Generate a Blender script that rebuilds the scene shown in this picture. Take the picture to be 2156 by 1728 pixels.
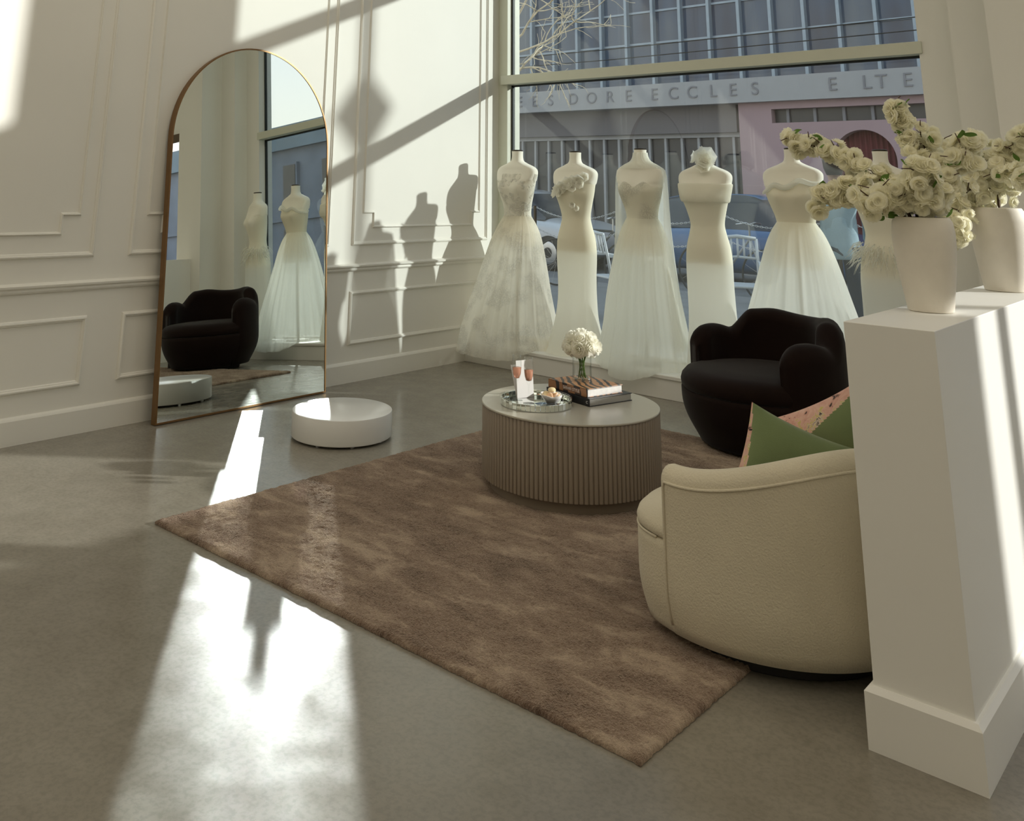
import bpy, math, random
import numpy as np
from mathutils import Vector, Matrix, Euler
for _o in list(bpy.data.objects): bpy.data.objects.remove(_o)
random.seed(7)
rnd = random.Random(11)
SC = bpy.context.scene
COL = SC.collection
PI = math.pi
sin, cos = math.sin, math.cos

# ------------------------------------------------------------------ camera
cam_d = bpy.data.cameras.new('camera')
cam = bpy.data.objects.new('camera', cam_d); COL.objects.link(cam)
SC.camera = cam
YAW, PITCH, ROLL = -0.7488, 0.2446, 0.0223
fw = Vector((sin(YAW)*cos(PITCH), cos(YAW)*cos(PITCH), sin(PITCH)))
rt = Vector((cos(YAW), -sin(YAW), 0)); up = rt.cross(fw)
r2 = cos(ROLL)*rt + sin(ROLL)*up; u2 = -sin(ROLL)*rt + cos(ROLL)*up
cam.matrix_world = Matrix(((r2.x, u2.x, -fw.x, 5.085), (r2.y, u2.y, -fw.y, -5.892), (r2.z, u2.z, -fw.z, 1.35), (0, 0, 0, 1)))
cam_d.sensor_fit = 'HORIZONTAL'; cam_d.sensor_width = 36.0
cam_d.lens = 1892.24*36/2156
cam_d.shift_x = (1078-918.16)/2156
cam_d.shift_y = (-79.1-864)/2156
cam_d.clip_start = 0.05; cam_d.clip_end = 300

# ------------------------------------------------------------------ light
SUN = Vector((-1, -0.86, -0.388)).normalized()          # low winter sun through the shop windows
def lamp(name, kind, energy, color, loc=(0, 0, 0), direction=None, **kw):
    d = bpy.data.lights.new(name, kind); d.energy = energy; d.color = color
    for k, v in kw.items(): setattr(d, k, v)
    o = bpy.data.objects.new(name, d); COL.objects.link(o); o.location = loc
    if direction is not None: o.rotation_euler = Vector(direction).to_track_quat('-Z', 'Y').to_euler()
    return o
lamp('sun', 'SUN', 5.1, (1.0, 0.985, 0.93), (10, 10, 8), SUN, angle=math.radians(0.85))
for _x, _y in ((1.9, -3.2), (1.9, -7.2), (6.3, -3.2), (6.3, -7.2)):     # unseen warm fill lamps, added under the ceiling to lift the shade
    lamp('fill_lamp', 'AREA', 27.5, (1.0, .90, .74), (_x, _y, 4.56), (0, 0, -1), shape='RECTANGLE', size=2.6, size_y=2.6)
w = bpy.data.worlds.new('sky'); SC.world = w; w.use_nodes = True
nt = w.node_tree; nt.nodes.clear()
g = nt.nodes.new('ShaderNodeTexCoord'); sp = nt.nodes.new('ShaderNodeSeparateXYZ')
cr = nt.nodes.new('ShaderNodeValToRGB'); bg = nt.nodes.new('ShaderNodeBackground'); ou = nt.nodes.new('ShaderNodeOutputWorld')
nt.links.new(g.outputs['Generated'], sp.inputs[0]); nt.links.new(sp.outputs['Z'], cr.inputs[0])
cr.color_ramp.elements[0].position = 0.05; cr.color_ramp.elements[0].color = (1.0, 0.92, 0.78, 1)
_e = cr.color_ramp.elements.new(.30); _e.color = (0.87, 0.90, 0.99, 1)
cr.color_ramp.elements[2].position = 0.75; cr.color_ramp.elements[2].color = (0.55, 0.70, 0.86, 1)
nt.links.new(cr.outputs[0], bg.inputs[0]); bg.inputs[1].default_value = 1.95
nt.links.new(bg.outputs[0], ou.inputs[0])
SC.view_settings.view_transform = 'Standard'; SC.view_settings.look = 'None'
SC.view_settings.gamma = 1; SC.view_settings.use_curve_mapping = False
SC.view_settings.exposure = 0.13
SC.cycles.max_bounces = 10; SC.cycles.diffuse_bounces = 6; SC.cycles.glossy_bounces = 5
SC.cycles.transmission_bounces = 8; SC.cycles.transparent_max_bounces = 24
SC.cycles.caustics_reflective = False; SC.cycles.caustics_refractive = False
SC.cycles.sample_clamp_indirect = 6; SC.cycles.use_denoising = True

# lamps added along the mirror face stand in for sun it throws on the floor
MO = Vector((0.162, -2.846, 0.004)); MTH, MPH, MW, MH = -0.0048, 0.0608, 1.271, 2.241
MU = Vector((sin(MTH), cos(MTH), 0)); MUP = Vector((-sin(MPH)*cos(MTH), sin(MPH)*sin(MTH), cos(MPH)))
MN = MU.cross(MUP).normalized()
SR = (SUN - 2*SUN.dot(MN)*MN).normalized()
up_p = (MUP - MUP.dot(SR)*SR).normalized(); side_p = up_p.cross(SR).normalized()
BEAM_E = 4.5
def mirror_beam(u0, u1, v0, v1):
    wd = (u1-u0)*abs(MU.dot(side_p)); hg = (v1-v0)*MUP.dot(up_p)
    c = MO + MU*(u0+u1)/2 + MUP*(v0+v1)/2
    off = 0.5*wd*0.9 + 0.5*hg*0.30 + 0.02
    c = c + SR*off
    d = bpy.data.lights.new('mirror_beam_lamp', 'AREA'); d.shape = 'RECTANGLE'; d.size = wd; d.size_y = hg
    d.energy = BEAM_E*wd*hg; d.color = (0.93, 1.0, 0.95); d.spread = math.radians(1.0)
    o = bpy.data.objects.new('mirror_beam_lamp', d); COL.objects.link(o)
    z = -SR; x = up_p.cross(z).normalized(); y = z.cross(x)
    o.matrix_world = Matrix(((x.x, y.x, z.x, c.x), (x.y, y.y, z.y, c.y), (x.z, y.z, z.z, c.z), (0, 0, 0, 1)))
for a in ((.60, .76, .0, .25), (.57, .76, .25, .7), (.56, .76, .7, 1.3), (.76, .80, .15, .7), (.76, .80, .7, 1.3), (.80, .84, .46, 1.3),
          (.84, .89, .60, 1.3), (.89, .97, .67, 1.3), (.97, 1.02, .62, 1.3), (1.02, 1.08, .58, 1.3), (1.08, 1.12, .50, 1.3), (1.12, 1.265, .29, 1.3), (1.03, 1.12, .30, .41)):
    mirror_beam(*a)  # stepped strip ends shape the fifth gown's shadow into the beam

# ------------------------------------------------------------------ materials
def L(c):  # sRGB 0-255 -> linear
    return tuple(((v/255)/12.92 if v/255 <= .04045 else ((v/255+.055)/1.055)**2.4) for v in c)
class N:
    def __init__(s, name):
        s.m = bpy.data.materials.new(name); s.m.use_nodes = True; s.t = s.m.node_tree
        s.t.nodes.clear(); s.out = s.t.nodes.new('ShaderNodeOutputMaterial')
    def n(s, typ, **kw):
        x = s.t.nodes.new('ShaderNode'+typ)
        for k, v in kw.items():
            if k.startswith('i_'):
                key = k[2:].replace('_', ' ')
                x.inputs[key].default_value = v
            else: setattr(x, k, v)
        return x
    def l(s, a, b): s.t.links.new(a, b)
    def ramp(s, fac, stops):
        r = s.n('ValToRGB'); e = r.color_ramp.elements
        while len(e) < len(stops): e.new(0.5)
        for k, (p, c) in enumerate(stops):
            e[k].position = p; e[k].color = (*c, 1) if len(c) == 3 else c
        s.l(fac, r.inputs[0]); return r.outputs[0]
    def coord(s, scale=(1, 1, 1), rot=(0, 0, 0), kind='Object'):
        c = s.n('TexCoord'); m = s.n('Mapping'); s.l(c.outputs[kind], m.inputs[0])
        m.inputs['Scale'].default_value = scale; m.inputs['Rotation'].default_value = rot
        return m.outputs[0]
    def noise(s, vec, scale, detail=4, rough=.5, dist=0):
        x = s.n('TexNoise'); x.inputs['Scale'].default_value = scale; x.inputs['Detail'].default_value = detail
        x.inputs['Roughness'].default_value = rough; x.inputs['Distortion'].default_value = dist
        if vec is not None: s.l(vec, x.inputs['Vector'])
        return x.outputs['Fac']
    def bump(s, h, strength, dist=.01):
        b = s.n('Bump'); b.inputs['Strength'].default_value = strength; b.inputs['Distance'].default_value = dist
        s.l(h, b.inputs['Height']); return b.outputs[0]
    def bsdf(s, color=None, rough=.6, metal=0, **kw):
        p = s.n('BsdfPrincipled'); p.inputs['Roughness'].default_value = rough; p.inputs['Metallic'].default_value = metal
        if color is not None:
            if isinstance(color, tuple): p.inputs['Base Color'].default_value = (*color, 1)
            else: s.l(color, p.inputs['Base Color'])
        for k, v in kw.items(): p.inputs[k.replace('_', ' ')].default_value = v
        s.l(p.outputs[0], s.out.inputs[0]); return p
def plain(name, c, rough=.6, metal=0, var=.06, scale=8, bump=0, **kw):
    m = N(name); v = m.coord(); f = m.noise(v, scale)
    a = tuple(max(0, x*(1-var)) for x in c); b = tuple(min(1, x*(1+var)) for x in c)
    p = m.bsdf(m.ramp(f, [(.3, a), (.7, b)]), rough, metal, **kw)
    if bump: m.l(m.bump(m.noise(v, scale*12), bump, .004), p.inputs['Normal'])
    return m.m
M = {}
M['wall'] = plain('wall_paint', (.80, .785, .725), .55, var=.015, scale=2)
M['white'] = plain('white_paint', (.84, .83, .79), .45, var=.01, scale=2)
M['olive'] = plain('window_frame_paint', (.62, .63, .52), .45, var=.02)
M['gasket'] = plain('black_gasket', (.012, .016, .016), .5)
M['brown'] = plain('brown_metal', (.09, .055, .025), .4, .3)
M['ceiling'] = plain('ceiling_paint', (.78, .77, .73), .8, var=.01)
# floor
m = N('polished_concrete'); v = m.coord()
f1 = m.noise(v, 1.1, 6, .6); f2 = m.noise(v, 9, 8, .65); f3 = m.noise(v, 60, 3, .6)
mx = m.n('Mix', data_type='RGBA', blend_type='MULTIPLY'); mx.inputs[0].default_value = .6
m.l(m.ramp(f1, [(.3, (.235, .212, .172)), (.7, (.310, .288, .240))]), mx.inputs[6])
m.l(m.ramp(f2, [(.25, (.72, .72, .70)), (.62, (1, 1, 1))]), mx.inputs[7])
mx2 = m.n('Mix', data_type='RGBA', blend_type='MULTIPLY'); mx2.inputs[0].default_value = .4
m.l(mx.outputs[2], mx2.inputs[6]); m.l(m.ramp(f3, [(.38, (.7, .7, .7)), (.55, (1, 1, 1))]), mx2.inputs[7])
p = m.bsdf(mx2.outputs[2], .3, **{'Specular_IOR_Level': .36})
m.l(m.ramp(f2, [(.3, (.17,)*3), (.7, (.27,)*3)]), p.inputs['Roughness'])
m.l(m.bump(f2, .05, .004), p.inputs['Normal'])
M['floor'] = m.m
# rug
m = N('mottled_wool'); v = m.coord((1.0, 2.1, 1), (0, 0, .10)); f1 = m.noise(v, 4.2, 8, .68, .5)
v2 = m.coord((1, 1, 1)); f2 = m.noise(v2, 160, 3, .7); f3 = m.noise(m.coord((1, 1.6, 1)), 1.0, 4, .5)
ad = m.n('Math', operation='MULTIPLY_ADD'); ad.inputs[1].default_value = .45; m.l(f3, ad.inputs[0]); m.l(f1, ad.inputs[2])
c1 = m.ramp(ad.outputs[0], [(.57, (.105, .064, .044)), (.68, (.215, .142, .102)), (.76, (.31, .222, .162)), (.86, (.55, .43, .32))])
mx = m.n('Mix', data_type='RGBA', blend_type='MULTIPLY'); mx.inputs[0].default_value = .5
m.l(c1, mx.inputs[6]); m.l(m.ramp(f2, [(.3, (.55, .55, .55)), (.65, (1, 1, 1))]), mx.inputs[7])
p = m.bsdf(mx.outputs[2], .92, **{'Sheen_Weight': .8, 'Sheen_Roughness': .35, 'Sheen_Tint': (1, .82, .66, 1), 'Specular_IOR_Level': .1})
s_ = m.n('Math', operation='MULTIPLY_ADD'); s_.inputs[1].default_value = .5; m.l(m.noise(m.coord((1, 3, 1)), 22, 5, .6, .4), s_.inputs[0]); m.l(f2, s_.inputs[2])
m.l(m.bump(s_.outputs[0], .9, .012), p.inputs['Normal'])
M['rug'] = m.m
# glass panes (thin, slightly grey)
def pane(name, tint, gl=1.0):
    m = N(name); t = m.n('BsdfTransparent'); t.inputs[0].default_value = (*tint, 1)
    gs = m.n('BsdfGlossy'); gs.inputs['Roughness'].default_value = .0
    fr = m.n('Fresnel'); fr.inputs['IOR'].default_value = 1.5
    ge = m.n('NewGeometry'); bf = m.n('Math', operation='LESS_THAN'); bf.inputs[1].default_value = .5; m.l(ge.outputs['Backfacing'], bf.inputs[0])
    ms = m.n('Math', operation='MULTIPLY'); ms.inputs[1].default_value = gl; m.l(fr.outputs[0], ms.inputs[0])
    mu = m.n('Math', operation='MULTIPLY'); m.l(ms.outputs[0], mu.inputs[0]); m.l(bf.outputs[0], mu.inputs[1])
    mx = m.n('MixShader'); m.l(mu.outputs[0], mx.inputs[0]); m.l(t.outputs[0], mx.inputs[1]); m.l(gs.outputs[0], mx.inputs[2])
    m.l(mx.outputs[0], m.out.inputs[0]); return m.m
M['pane'] = pane('window_glass', (.755, .785, .78), 2.1)
M['pane_clear'] = pane('window_glass_clear', (.95, .955, .95), 1.3)
M['glass'] = pane('clear_glass', (.985, .992, .99), 1.3)
m = N('mirror_silver'); p = m.bsdf((.83, .87, .83), .0, 1.0); M['mirror'] = m.m
M['bronze'] = plain('bronze_frame', (.22, .12, .045), .38, .55)
M['gold'] = plain('gold_edge', (.55, .38, .15), .3, .9)
M['black'] = plain('black_rubber', (.012, .011, .010), .7)
# fabrics
def fabric(name, c, rough=.9, sheen=.4, bs=250, bst=.4, var=.08, big=None):
    m = N(name); v = m.coord(); f = m.noise(v, bs, 3, .6)
    a = tuple(x*(1-var) for x in c); b = tuple(min(1, x*(1+var)) for x in c)
    col = m.ramp(m.noise(v, big or 6), [(.3, a), (.7, b)])
    p = m.bsdf(col, rough, 0, **{'Sheen_Weight': sheen, 'Sheen_Roughness': .4, 'Specular_IOR_Level': .15})
    m.l(m.bump(f, bst, .004), p.inputs['Normal']); return m.m
M['dark_velvet'] = fabric('dark_brown_velvet', (.0105, .0045, .003), .9, .12, 300, .2)
M['ivory_boucle'] = fabric('ivory_boucle', (.68, .615, .475), .95, .25, 160, .8, .04)
M['green_velvet'] = fabric('sage_green_velvet', (.175, .225, .105), .85, .5, 300, .2, .12)
m = N('floral_print'); v = m.coord(); f1 = m.noise(v, 14, 4, .6, 1.6)
col = m.ramp(f1, [(.36, (.03, .02, .02)), (.40, (.62, .34, .27)), (.56, (.72, .47, .38)), (.60, (.55, .5, .12)), (.63, (.75, .62, .5)), (.70, (.05, .04, .04))])
m.bsdf(col, .85); M['floral'] = m.m
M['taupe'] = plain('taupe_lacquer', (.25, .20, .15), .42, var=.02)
M['taupe_top'] = plain('taupe_lacquer_lit_top', (.45, .42, .35), .33, var=.02, Coat_Weight=.5, Coat_Roughness=.2)  # lighter base colour stands in for window light reflected on the top
M['plinth'] = plain('gloss_white', (.80, .80, .78), .22, var=.01)
M['ceramic'] = plain('matte_ceramic', (.78, .73, .64), .6, var=.03, scale=20, bump=.08)
M['porcelain'] = plain('porcelain', (.82, .80, .78), .15, var=.01)
M['jersey'] = fabric('cream_jersey', (.90, .87, .76), .85, .2, 300, .1, .02)
M['metal_dark'] = plain('dark_bronze_cap', (.06, .045, .03), .35, .8)
M['steel'] = plain('steel', (.5, .5, .5), .3, .9)
def gown(name, c, tr=.35, alpha=0.0, lace=0.0, lace_scale=9, bst=.25, fine=90):
    """diffuse + translucent cloth; lace > 0 lays a flower-like net of denser thread over sheer ground"""
    m = N(name); v = m.coord(); f = m.noise(v, fine, 4, .6)
    d = m.n('BsdfDiffuse'); t = m.n('BsdfTranslucent')
    if lace:
        vo = m.n('TexVoronoi'); vo.feature = 'SMOOTH_F1'; vo.inputs['Scale'].default_value = lace_scale
        nz = m.n('TexNoise'); nz.inputs['Scale'].default_value = lace_scale*1.3; nz.inputs['Detail'].default_value = 5
        m.l(v, nz.inputs['Vector'])
        av = m.n('VectorMath', operation='MULTIPLY_ADD'); av.inputs[1].default_value = (.14, .14, .14)
        m.l(nz.outputs['Color'], av.inputs[0]); m.l(v, av.inputs[2]); m.l(av.outputs[0], vo.inputs['Vector'])
        mask = m.ramp(vo.outputs['Distance'], [(.30, (1, 1, 1)), (.52, (0, 0, 0))])
        lm = m.n('Math', operation='MULTIPLY'); m.l(mask, lm.inputs[0]); m.l(m.ramp(f, [(.38, (.1,)*3), (.55, (1,)*3)]), lm.inputs[1])
        cc = m.n('Mix', data_type='RGBA'); m.l(lm.outputs[0], cc.inputs[0])
        cc.inputs[6].default_value = (*c, 1); cc.inputs[7].default_value = (*[min(1, x*(1-lace*.28)) for x in c], 1)
        m.l(cc.outputs[2], d.inputs[0]); m.l(cc.outputs[2], t.inputs[0])
        h = lm.outputs[0]
    else:
        d.inputs[0].default_value = (*c, 1); t.inputs[0].default_value = (*c, 1); h = f
    b = m.bump(h, bst, .006); m.l(b, d.inputs['Normal']); m.l(b, t.inputs['Normal'])
    mx = m.n('MixShader'); mx.inputs[0].default_value = tr; m.l(d.outputs[0], mx.inputs[1]); m.l(t.outputs[0], mx.inputs[2])
    if alpha:
        tp = m.n('BsdfTransparent'); m2 = m.n('MixShader'); m2.inputs[0].default_value = alpha
        m.l(mx.outputs[0], m2.inputs[1]); m.l(tp.outputs[0], m2.inputs[2]); m.l(m2.outputs[0], m.out.inputs[0])
    else: m.l(mx.outputs[0], m.out.inputs[0])
    return m.m
M['lace'] = gown('blush_lace', (.97, .94, .86), .72, .10, .6, 9, .4)
M['lace_bodice'] = gown('beaded_lace', (.97, .95, .87), .4, 0, .35, 16, .9, 60)
M['crepe'] = gown('ivory_crepe', (.97, .95, .87), .62, 0, 0, bst=.05)
M['tulle'] = gown('ivory_tulle', (.98, .975, .92), .76, .12, 0, bst=.1)
M['tulle_lace'] = gown('ivory_tulle_lace', (.95, .94, .87), .6, .06, .7, 6, .3)
M['organza'] = gown('sheer_organza', (.94, .94, .88), .5, .35, 0, bst=.1)
M['satin'] = gown('ivory_satin', (.97, .96, .90), .62, 0, 0, bst=.04)
M['petal'] = gown('petal_cream', (.995, .975, .84), .6, .12, 0, bst=.15, fine=40)
M['petal_rose'] = gown('petal_white', (.97, .96, .88), .5, 0, 0, bst=.1, fine=40)
M['leaf'] = gown('leaf_green', (.14, .24, .06), .3, 0, 0, bst=.2)
M['twig'] = plain('brown_twig', (.09, .05, .03), .7)
M['calyx'] = plain('rust_calyx', (.36, .17, .06), .8)

# ------------------------------------------------------------------ mesh helpers
class MB:
    def __init__(s): s.v = []; s.f = []; s.mi = []
    def add(s, vs, fs, mi=0):
        b = len(s.v); s.v += [tuple(x) for x in vs]; s.f += [tuple(b+i for i in q) for q in fs]; s.mi += [mi]*len(fs); return s
    def box(s, x0, x1, y0, y1, z0, z1, mi=0, mat=None):
        vs = [Vector((x, y, z)) for x in (x0, x1) for y in (y0, y1) for z in (z0, z1)]
        if mat is not None: vs = [mat @ q for q in vs]
        return s.add(vs, [(0, 1, 3, 2), (4, 6, 7, 5), (0, 4, 5, 1), (2, 3, 7, 6), (0, 2, 6, 4), (1, 5, 7, 3)], mi)
    def rings(s, R, cap0=True, cap1=True, close=True, mi=0):
        n = len(R[0]); fs = []
        for i in range(len(R)-1):
            for j in range(n if close else n-1):
                k = (j+1) % n; fs.append((i*n+j, i*n+k, (i+1)*n+k, (i+1)*n+j))
        if cap0: fs.append(tuple(reversed(range(n))))
        if cap1: fs.append(tuple(range((len(R)-1)*n, len(R)*n)))
        return s.add([p for r in R for p in r], fs, mi)
    def lathe(s, prof, n=48, c=(0, 0, 0), cap0=True, cap1=True, mi=0):
        return s.rings([[(c[0]+r*cos(2*PI*j/n), c[1]+r*sin(2*PI*j/n), c[2]+z) for j in range(n)] for r, z in prof], cap0, cap1, True, mi)
    def tube(s, pts, rad, n=8, mi=0, closed=False):
        pts = [Vector(p) for p in pts]; k = len(pts)
        if not isinstance(rad, (list, tuple)): rad = [rad]*k
        R = []; prev = None
        for i, p in enumerate(pts):
            a = pts[(i-1) % k] if closed else pts[max(0, i-1)]; b = pts[(i+1) % k] if closed else pts[min(k-1, i+1)]
            d = (b-a).normalized()
            if prev is None:
                x = d.cross(Vector((0, 0, 1)));
                if x.length < .1: x = d.cross(Vector((1, 0, 0)))
            else: x = prev - prev.dot(d)*d
            x.normalize(); prev = x; y = d.cross(x)
            R.append([p + rad[i]*(cos(2*PI*j/n)*x + sin(2*PI*j/n)*y) for j in range(n)])
        if closed:
            R.append(R[0]); return s.rings(R, False, False, True, mi)
        return s.rings(R, True, True, True, mi)
    def obj(s, name, mat, parent=None, smooth=False, label=None, bevel=0, solid=0, auto=None):
        me = bpy.data.meshes.new(name); me.from_pydata([tuple(q) for q in s.v], [], s.f)
        mats = mat if isinstance(mat, (list, tuple)) else [mat]
        for q in mats: me.materials.append(q)
        for p_, i in zip(me.polygons, s.mi): p_.material_index = i
        me.validate(); me.update()
        import bmesh
        bm = bmesh.new(); bm.from_mesh(me); bmesh.ops.recalc_face_normals(bm, faces=bm.faces); bm.to_mesh(me); bm.free()
        if smooth:
            for p_ in me.polygons: p_.use_smooth = True
            if auto:
                try: me.set_sharp_from_angle(angle=math.radians(auto))
                except Exception: pass
        o = bpy.data.objects.new(name, me); COL.objects.link(o)
        if parent is not None: o.parent = parent
        if label: o['label'] = label
        if bevel:
            b = o.modifiers.new('bevel', 'BEVEL'); b.width = bevel; b.segments = 2; b.limit_method = 'ANGLE'
        if solid:
            q = o.modifiers.new('solid', 'SOLIDIFY'); q.thickness = solid; q.offset = 0
        return o
def tag(o, label=None, cat=None, group=None, kind=None):
    for k, v in (('label', label), ('category', cat), ('group', group), ('kind', kind)):
        if v: o[k] = v
    return o
def thing(name, label, cat, loc=(0, 0, 0), rz=0, group=None):
    o = bpy.data.objects.new(name, None); COL.objects.link(o); o.location = loc; o.rotation_euler = (0, 0, rz)
    o.empty_display_size = .05
    return tag(o, label, cat, group)
def struct(o): o['kind'] = 'structure'; return o
def copy_tree(o, parent=None, label=None, **kw):
    c = o.copy(); COL.objects.link(c)
    if parent is not None: c.parent = parent
    if label: c['label'] = label
    for ch in [q for q in bpy.data.objects if q.parent == o]: copy_tree(ch, c)
    return c
def catmull(P, n):
    P = np.array(P, float); P = np.vstack([2*P[0]-P[1], P, 2*P[-1]-P[-2]]); out = []
    for i in range(1, len(P)-2):
        for t in np.linspace(0, 1, n, endpoint=False):
            a, b, c, d = P[i-1:i+3]
            out.append(.5*((2*b)+(-a+c)*t+(2*a-5*b+4*c-d)*t*t+(-a+3*b-3*c+d)*t**3))
    out.append(P[-2]); return np.array(out)
def text_mb(s, size, depth=.002, mat=None):
    """letters as real mesh, flat in XY, centred"""
    cu = bpy.data.curves.new('letters', 'FONT'); cu.body = s; cu.size = size; cu.extrude = depth
    cu.align_x = 'CENTER'; cu.align_y = 'CENTER'
    o = bpy.data.objects.new('letters', cu); COL.objects.link(o)
    dg = bpy.context.evaluated_depsgraph_get(); me = bpy.data.meshes.new_from_object(o.evaluated_get(dg))
    b = MB(); b.add([mat @ q.co if mat is not None else q.co for q in me.vertices], [tuple(p_.vertices) for p_ in me.polygons])
    bpy.data.objects.remove(o); bpy.data.curves.remove(cu); bpy.data.meshes.remove(me); return b

# ------------------------------------------------------------------ room shell
struct(MB().box(-.15, 8.5, -9.5, .55, -.12, 0).obj('floor', M['floor']))
struct(MB().box(-.15, 8.5, -9.5, .6, 4.6, 4.75).obj('ceiling', M['ceiling']))
struct(MB().box(-.15, 0, -9.5, .51, 0, 4.6).obj('wall_left', M['wall']))
struct(MB().box(8.35, 8.5, -9.5, .6, 0, 4.6).obj('wall_right', M['wall']))
struct(MB().box(-.15, 8.5, -9.65, -9.5, 0, 4.6).obj('wall_front', M['wall']))
b = MB()   # stepped piers between the two shop windows, wall above the second window
for q in ((3.47, 3.70, .42, .60), (3.70, 3.95, .25, .60), (3.95, 4.40, -.02, .60)): b.box(*q, 0, 4.6)
b.box(4.40, 8.35, .45, .60, 2.53, 3.56)
b.box(8.20, 8.35, .45, .60, 0, 4.6)
struct(b.obj('wall_back', M['wall']))
def profile_run(b, axis_pts, w=.03, h=.016):
    """picture-frame moulding with mitred corners on the plane x=0; axis_pts = closed loop of (y,z) of the outer edge"""
    n = len(axis_pts); P = [Vector((p_[0], p_[1])) for p_ in axis_pts]
    area = sum(P[i].x*P[(i+1) % n].y-P[(i+1) % n].x*P[i].y for i in range(n))
    if area < 0: P.reverse()
    prof = [(0, 0), (.004, h*.55), (.2*w, h*.6), (.35*w, h), (.55*w, h), (.7*w, h*.55), (.85*w, h*.5), (w, 0)]
    R = []
    for i in range(n):
        a, c, d = P[i-1], P[i], P[(i+1) % n]
        e1 = (c-a).normalized(); e2 = (d-c).normalized()
        n1 = Vector((-e1.y, e1.x)); n2 = Vector((-e2.y, e2.x))
        mi = n1+n2; mi = mi/ (1+n1.dot(n2))
        R.append([(hh, (c+mi*ww).x, (c+mi*ww).y) for ww, hh in prof])
    R.append(R[0]); b.rings(R, False, False, False)
k = 0
for y0 in (-6.562, -4.795, -3.03, -1.262):
    y1 = y0+1.553; 
    b = MB(); profile_run(b, [(y0, .243), (y1, .243), (y1, .607), (y0, .607)])
    struct(b.obj('trim_%d' % (k+1), M['wall'], smooth=True, auto=35)); k += 1
    b = MB(); profile_run(b, [(y0, .92), (y1, .92), (y1, 4.3), (y0, 4.3)])
    a0, a1, z0, z1, q = y0+.10, y1-.10, 1.042, 4.18, .104
    profile_run(b, [(a0+q, z0), (a1-q, z0), (a1-q, z0+q), (a1, z0+q), (a1, z1-q), (a1-q, z1-q), (a1-q, z1), (a0+q, z1), (a0+q, z1-q), (a0, z1-q), (a0, z0+q), (a0+q, z0+q)], .02, .012)
    struct(b.obj('trim_%d' % (k+1), M['wall'], smooth=True, auto=35)); k += 1
b = MB()   # chair rail
pr = [(0, .742), (.012, .745), (.018, .755), (.016, .765), (.030, .775), (.032, .785), (.016, .792), (0, .797)]
b.rings([[(x, y, z) for x, z in pr] for y in (-9.4, .50)], True, True, False)
struct(b.obj('trim_%d' % (k+1), M['wall'], smooth=True, auto=35)); k += 1
pr = [(0, 0), (.02, 0), (.02, .118), (.014, .128), (.006, .134), (0, .136)]
struct(MB().rings([[(x, y, z) for x, z in pr] for y in (-9.4, 0.0)], True, True, False).obj('baseboard_left', M['wall'], bevel=0))
# display kerb under the window
b = MB(); b.box(0, 4.40, 0.0, .60, 0, .150); b.box(0, 4.40, -.012, .0, .128, .150)
struct(b.obj('trim_%d' % (k+1), M['white'], bevel=.003)); k += 1
# window 1
struct(MB().box(.0, .10, .44, .62, .15, 4.6).obj('window_1', M['olive'], bevel=.003))
win = bpy.data.objects['window_1']
MB().box(.05, 3.49, .405, .545, 2.245, 2.325).obj('transom', M['olive'], win, bevel=.003)
MB().box(.05, 3.49, .405, .545, 3.45, 3.53).obj('transom', M['olive'], win, bevel=.003)
b = MB()
for z0, z1 in ((.15, 2.245), (2.325, 3.45), (3.53, 4.6)):
    b.box(.10, .116, .50, .53, z0, z1); b.box(3.455, 3.47, .50, .53, z0, z1)
    b.box(.10, 3.47, .50, .53, z1-.014, z1); b.box(.10, 3.47, .50, .53, z0, z0+.008)
b.obj('gasket', M['gasket'], win, label='black rubber gasket')
for z0, z1 in ((.158, 2.231), (2.333, 3.436), (3.538, 4.586)):
    MB().box(.116, 3.455, .510, .516, z0, z1).obj('pane', M['pane'], win)
b = MB(); b.box(.0, 3.47, .44, .62, .15, .165); b.obj('sill', M['white'], win)
# window 2 (to the right of the piers)
b = MB(); b.box(4.40, 8.20, .45, .58, .0, .12); b.box(7.70, 7.76, .47, .56, .12, 2.53); b.box(4.40, 4.44, .47, .56, .12, 2.53)
struct(b.obj('window_2', M['olive'])); w2 = bpy.data.objects['window_2']
MB().box(4.40, 8.20, .42, .45, 2.45, 2.55).obj('header', M['brown'], w2)
MB().box(4.44, 7.70, .510, .516, .12, 2.53).obj('pane', M['pane_clear'], w2)
MB().box(7.76, 8.20, .510, .516, .12, 2.53).obj('pane', M['pane_clear'], w2)
MB().box(4.40, 8.20, .510, .516, 3.56, 4.6).obj('pane', M['pane_clear'], w2)
# half wall with vases
b = MB(); b.box(4.116, 4.347, -3.148, -.02, 0, 1.011)
hw = b.obj('wall_divider', M['white'], bevel=.002); struct(hw)
b = MB()
def bb(b, x0, x1, y0, y1, z=.14, t=.018):
    c = .008
    b.rings([[(x0-t, y0-t, zz), (x1+t, y0-t, zz), (x1+t, y1, zz), (x0-t, y1, zz)] for zz in (0, z-.012)] +
            [[(x0-c, y0-c, z), (x1+c, y0-c, z), (x1+c, y1, z), (x0-c, y1, z)]])
bb(b, 4.116, 4.347, -3.148, -.022)
struct(b.obj('baseboard_divider', M['white']))

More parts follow.
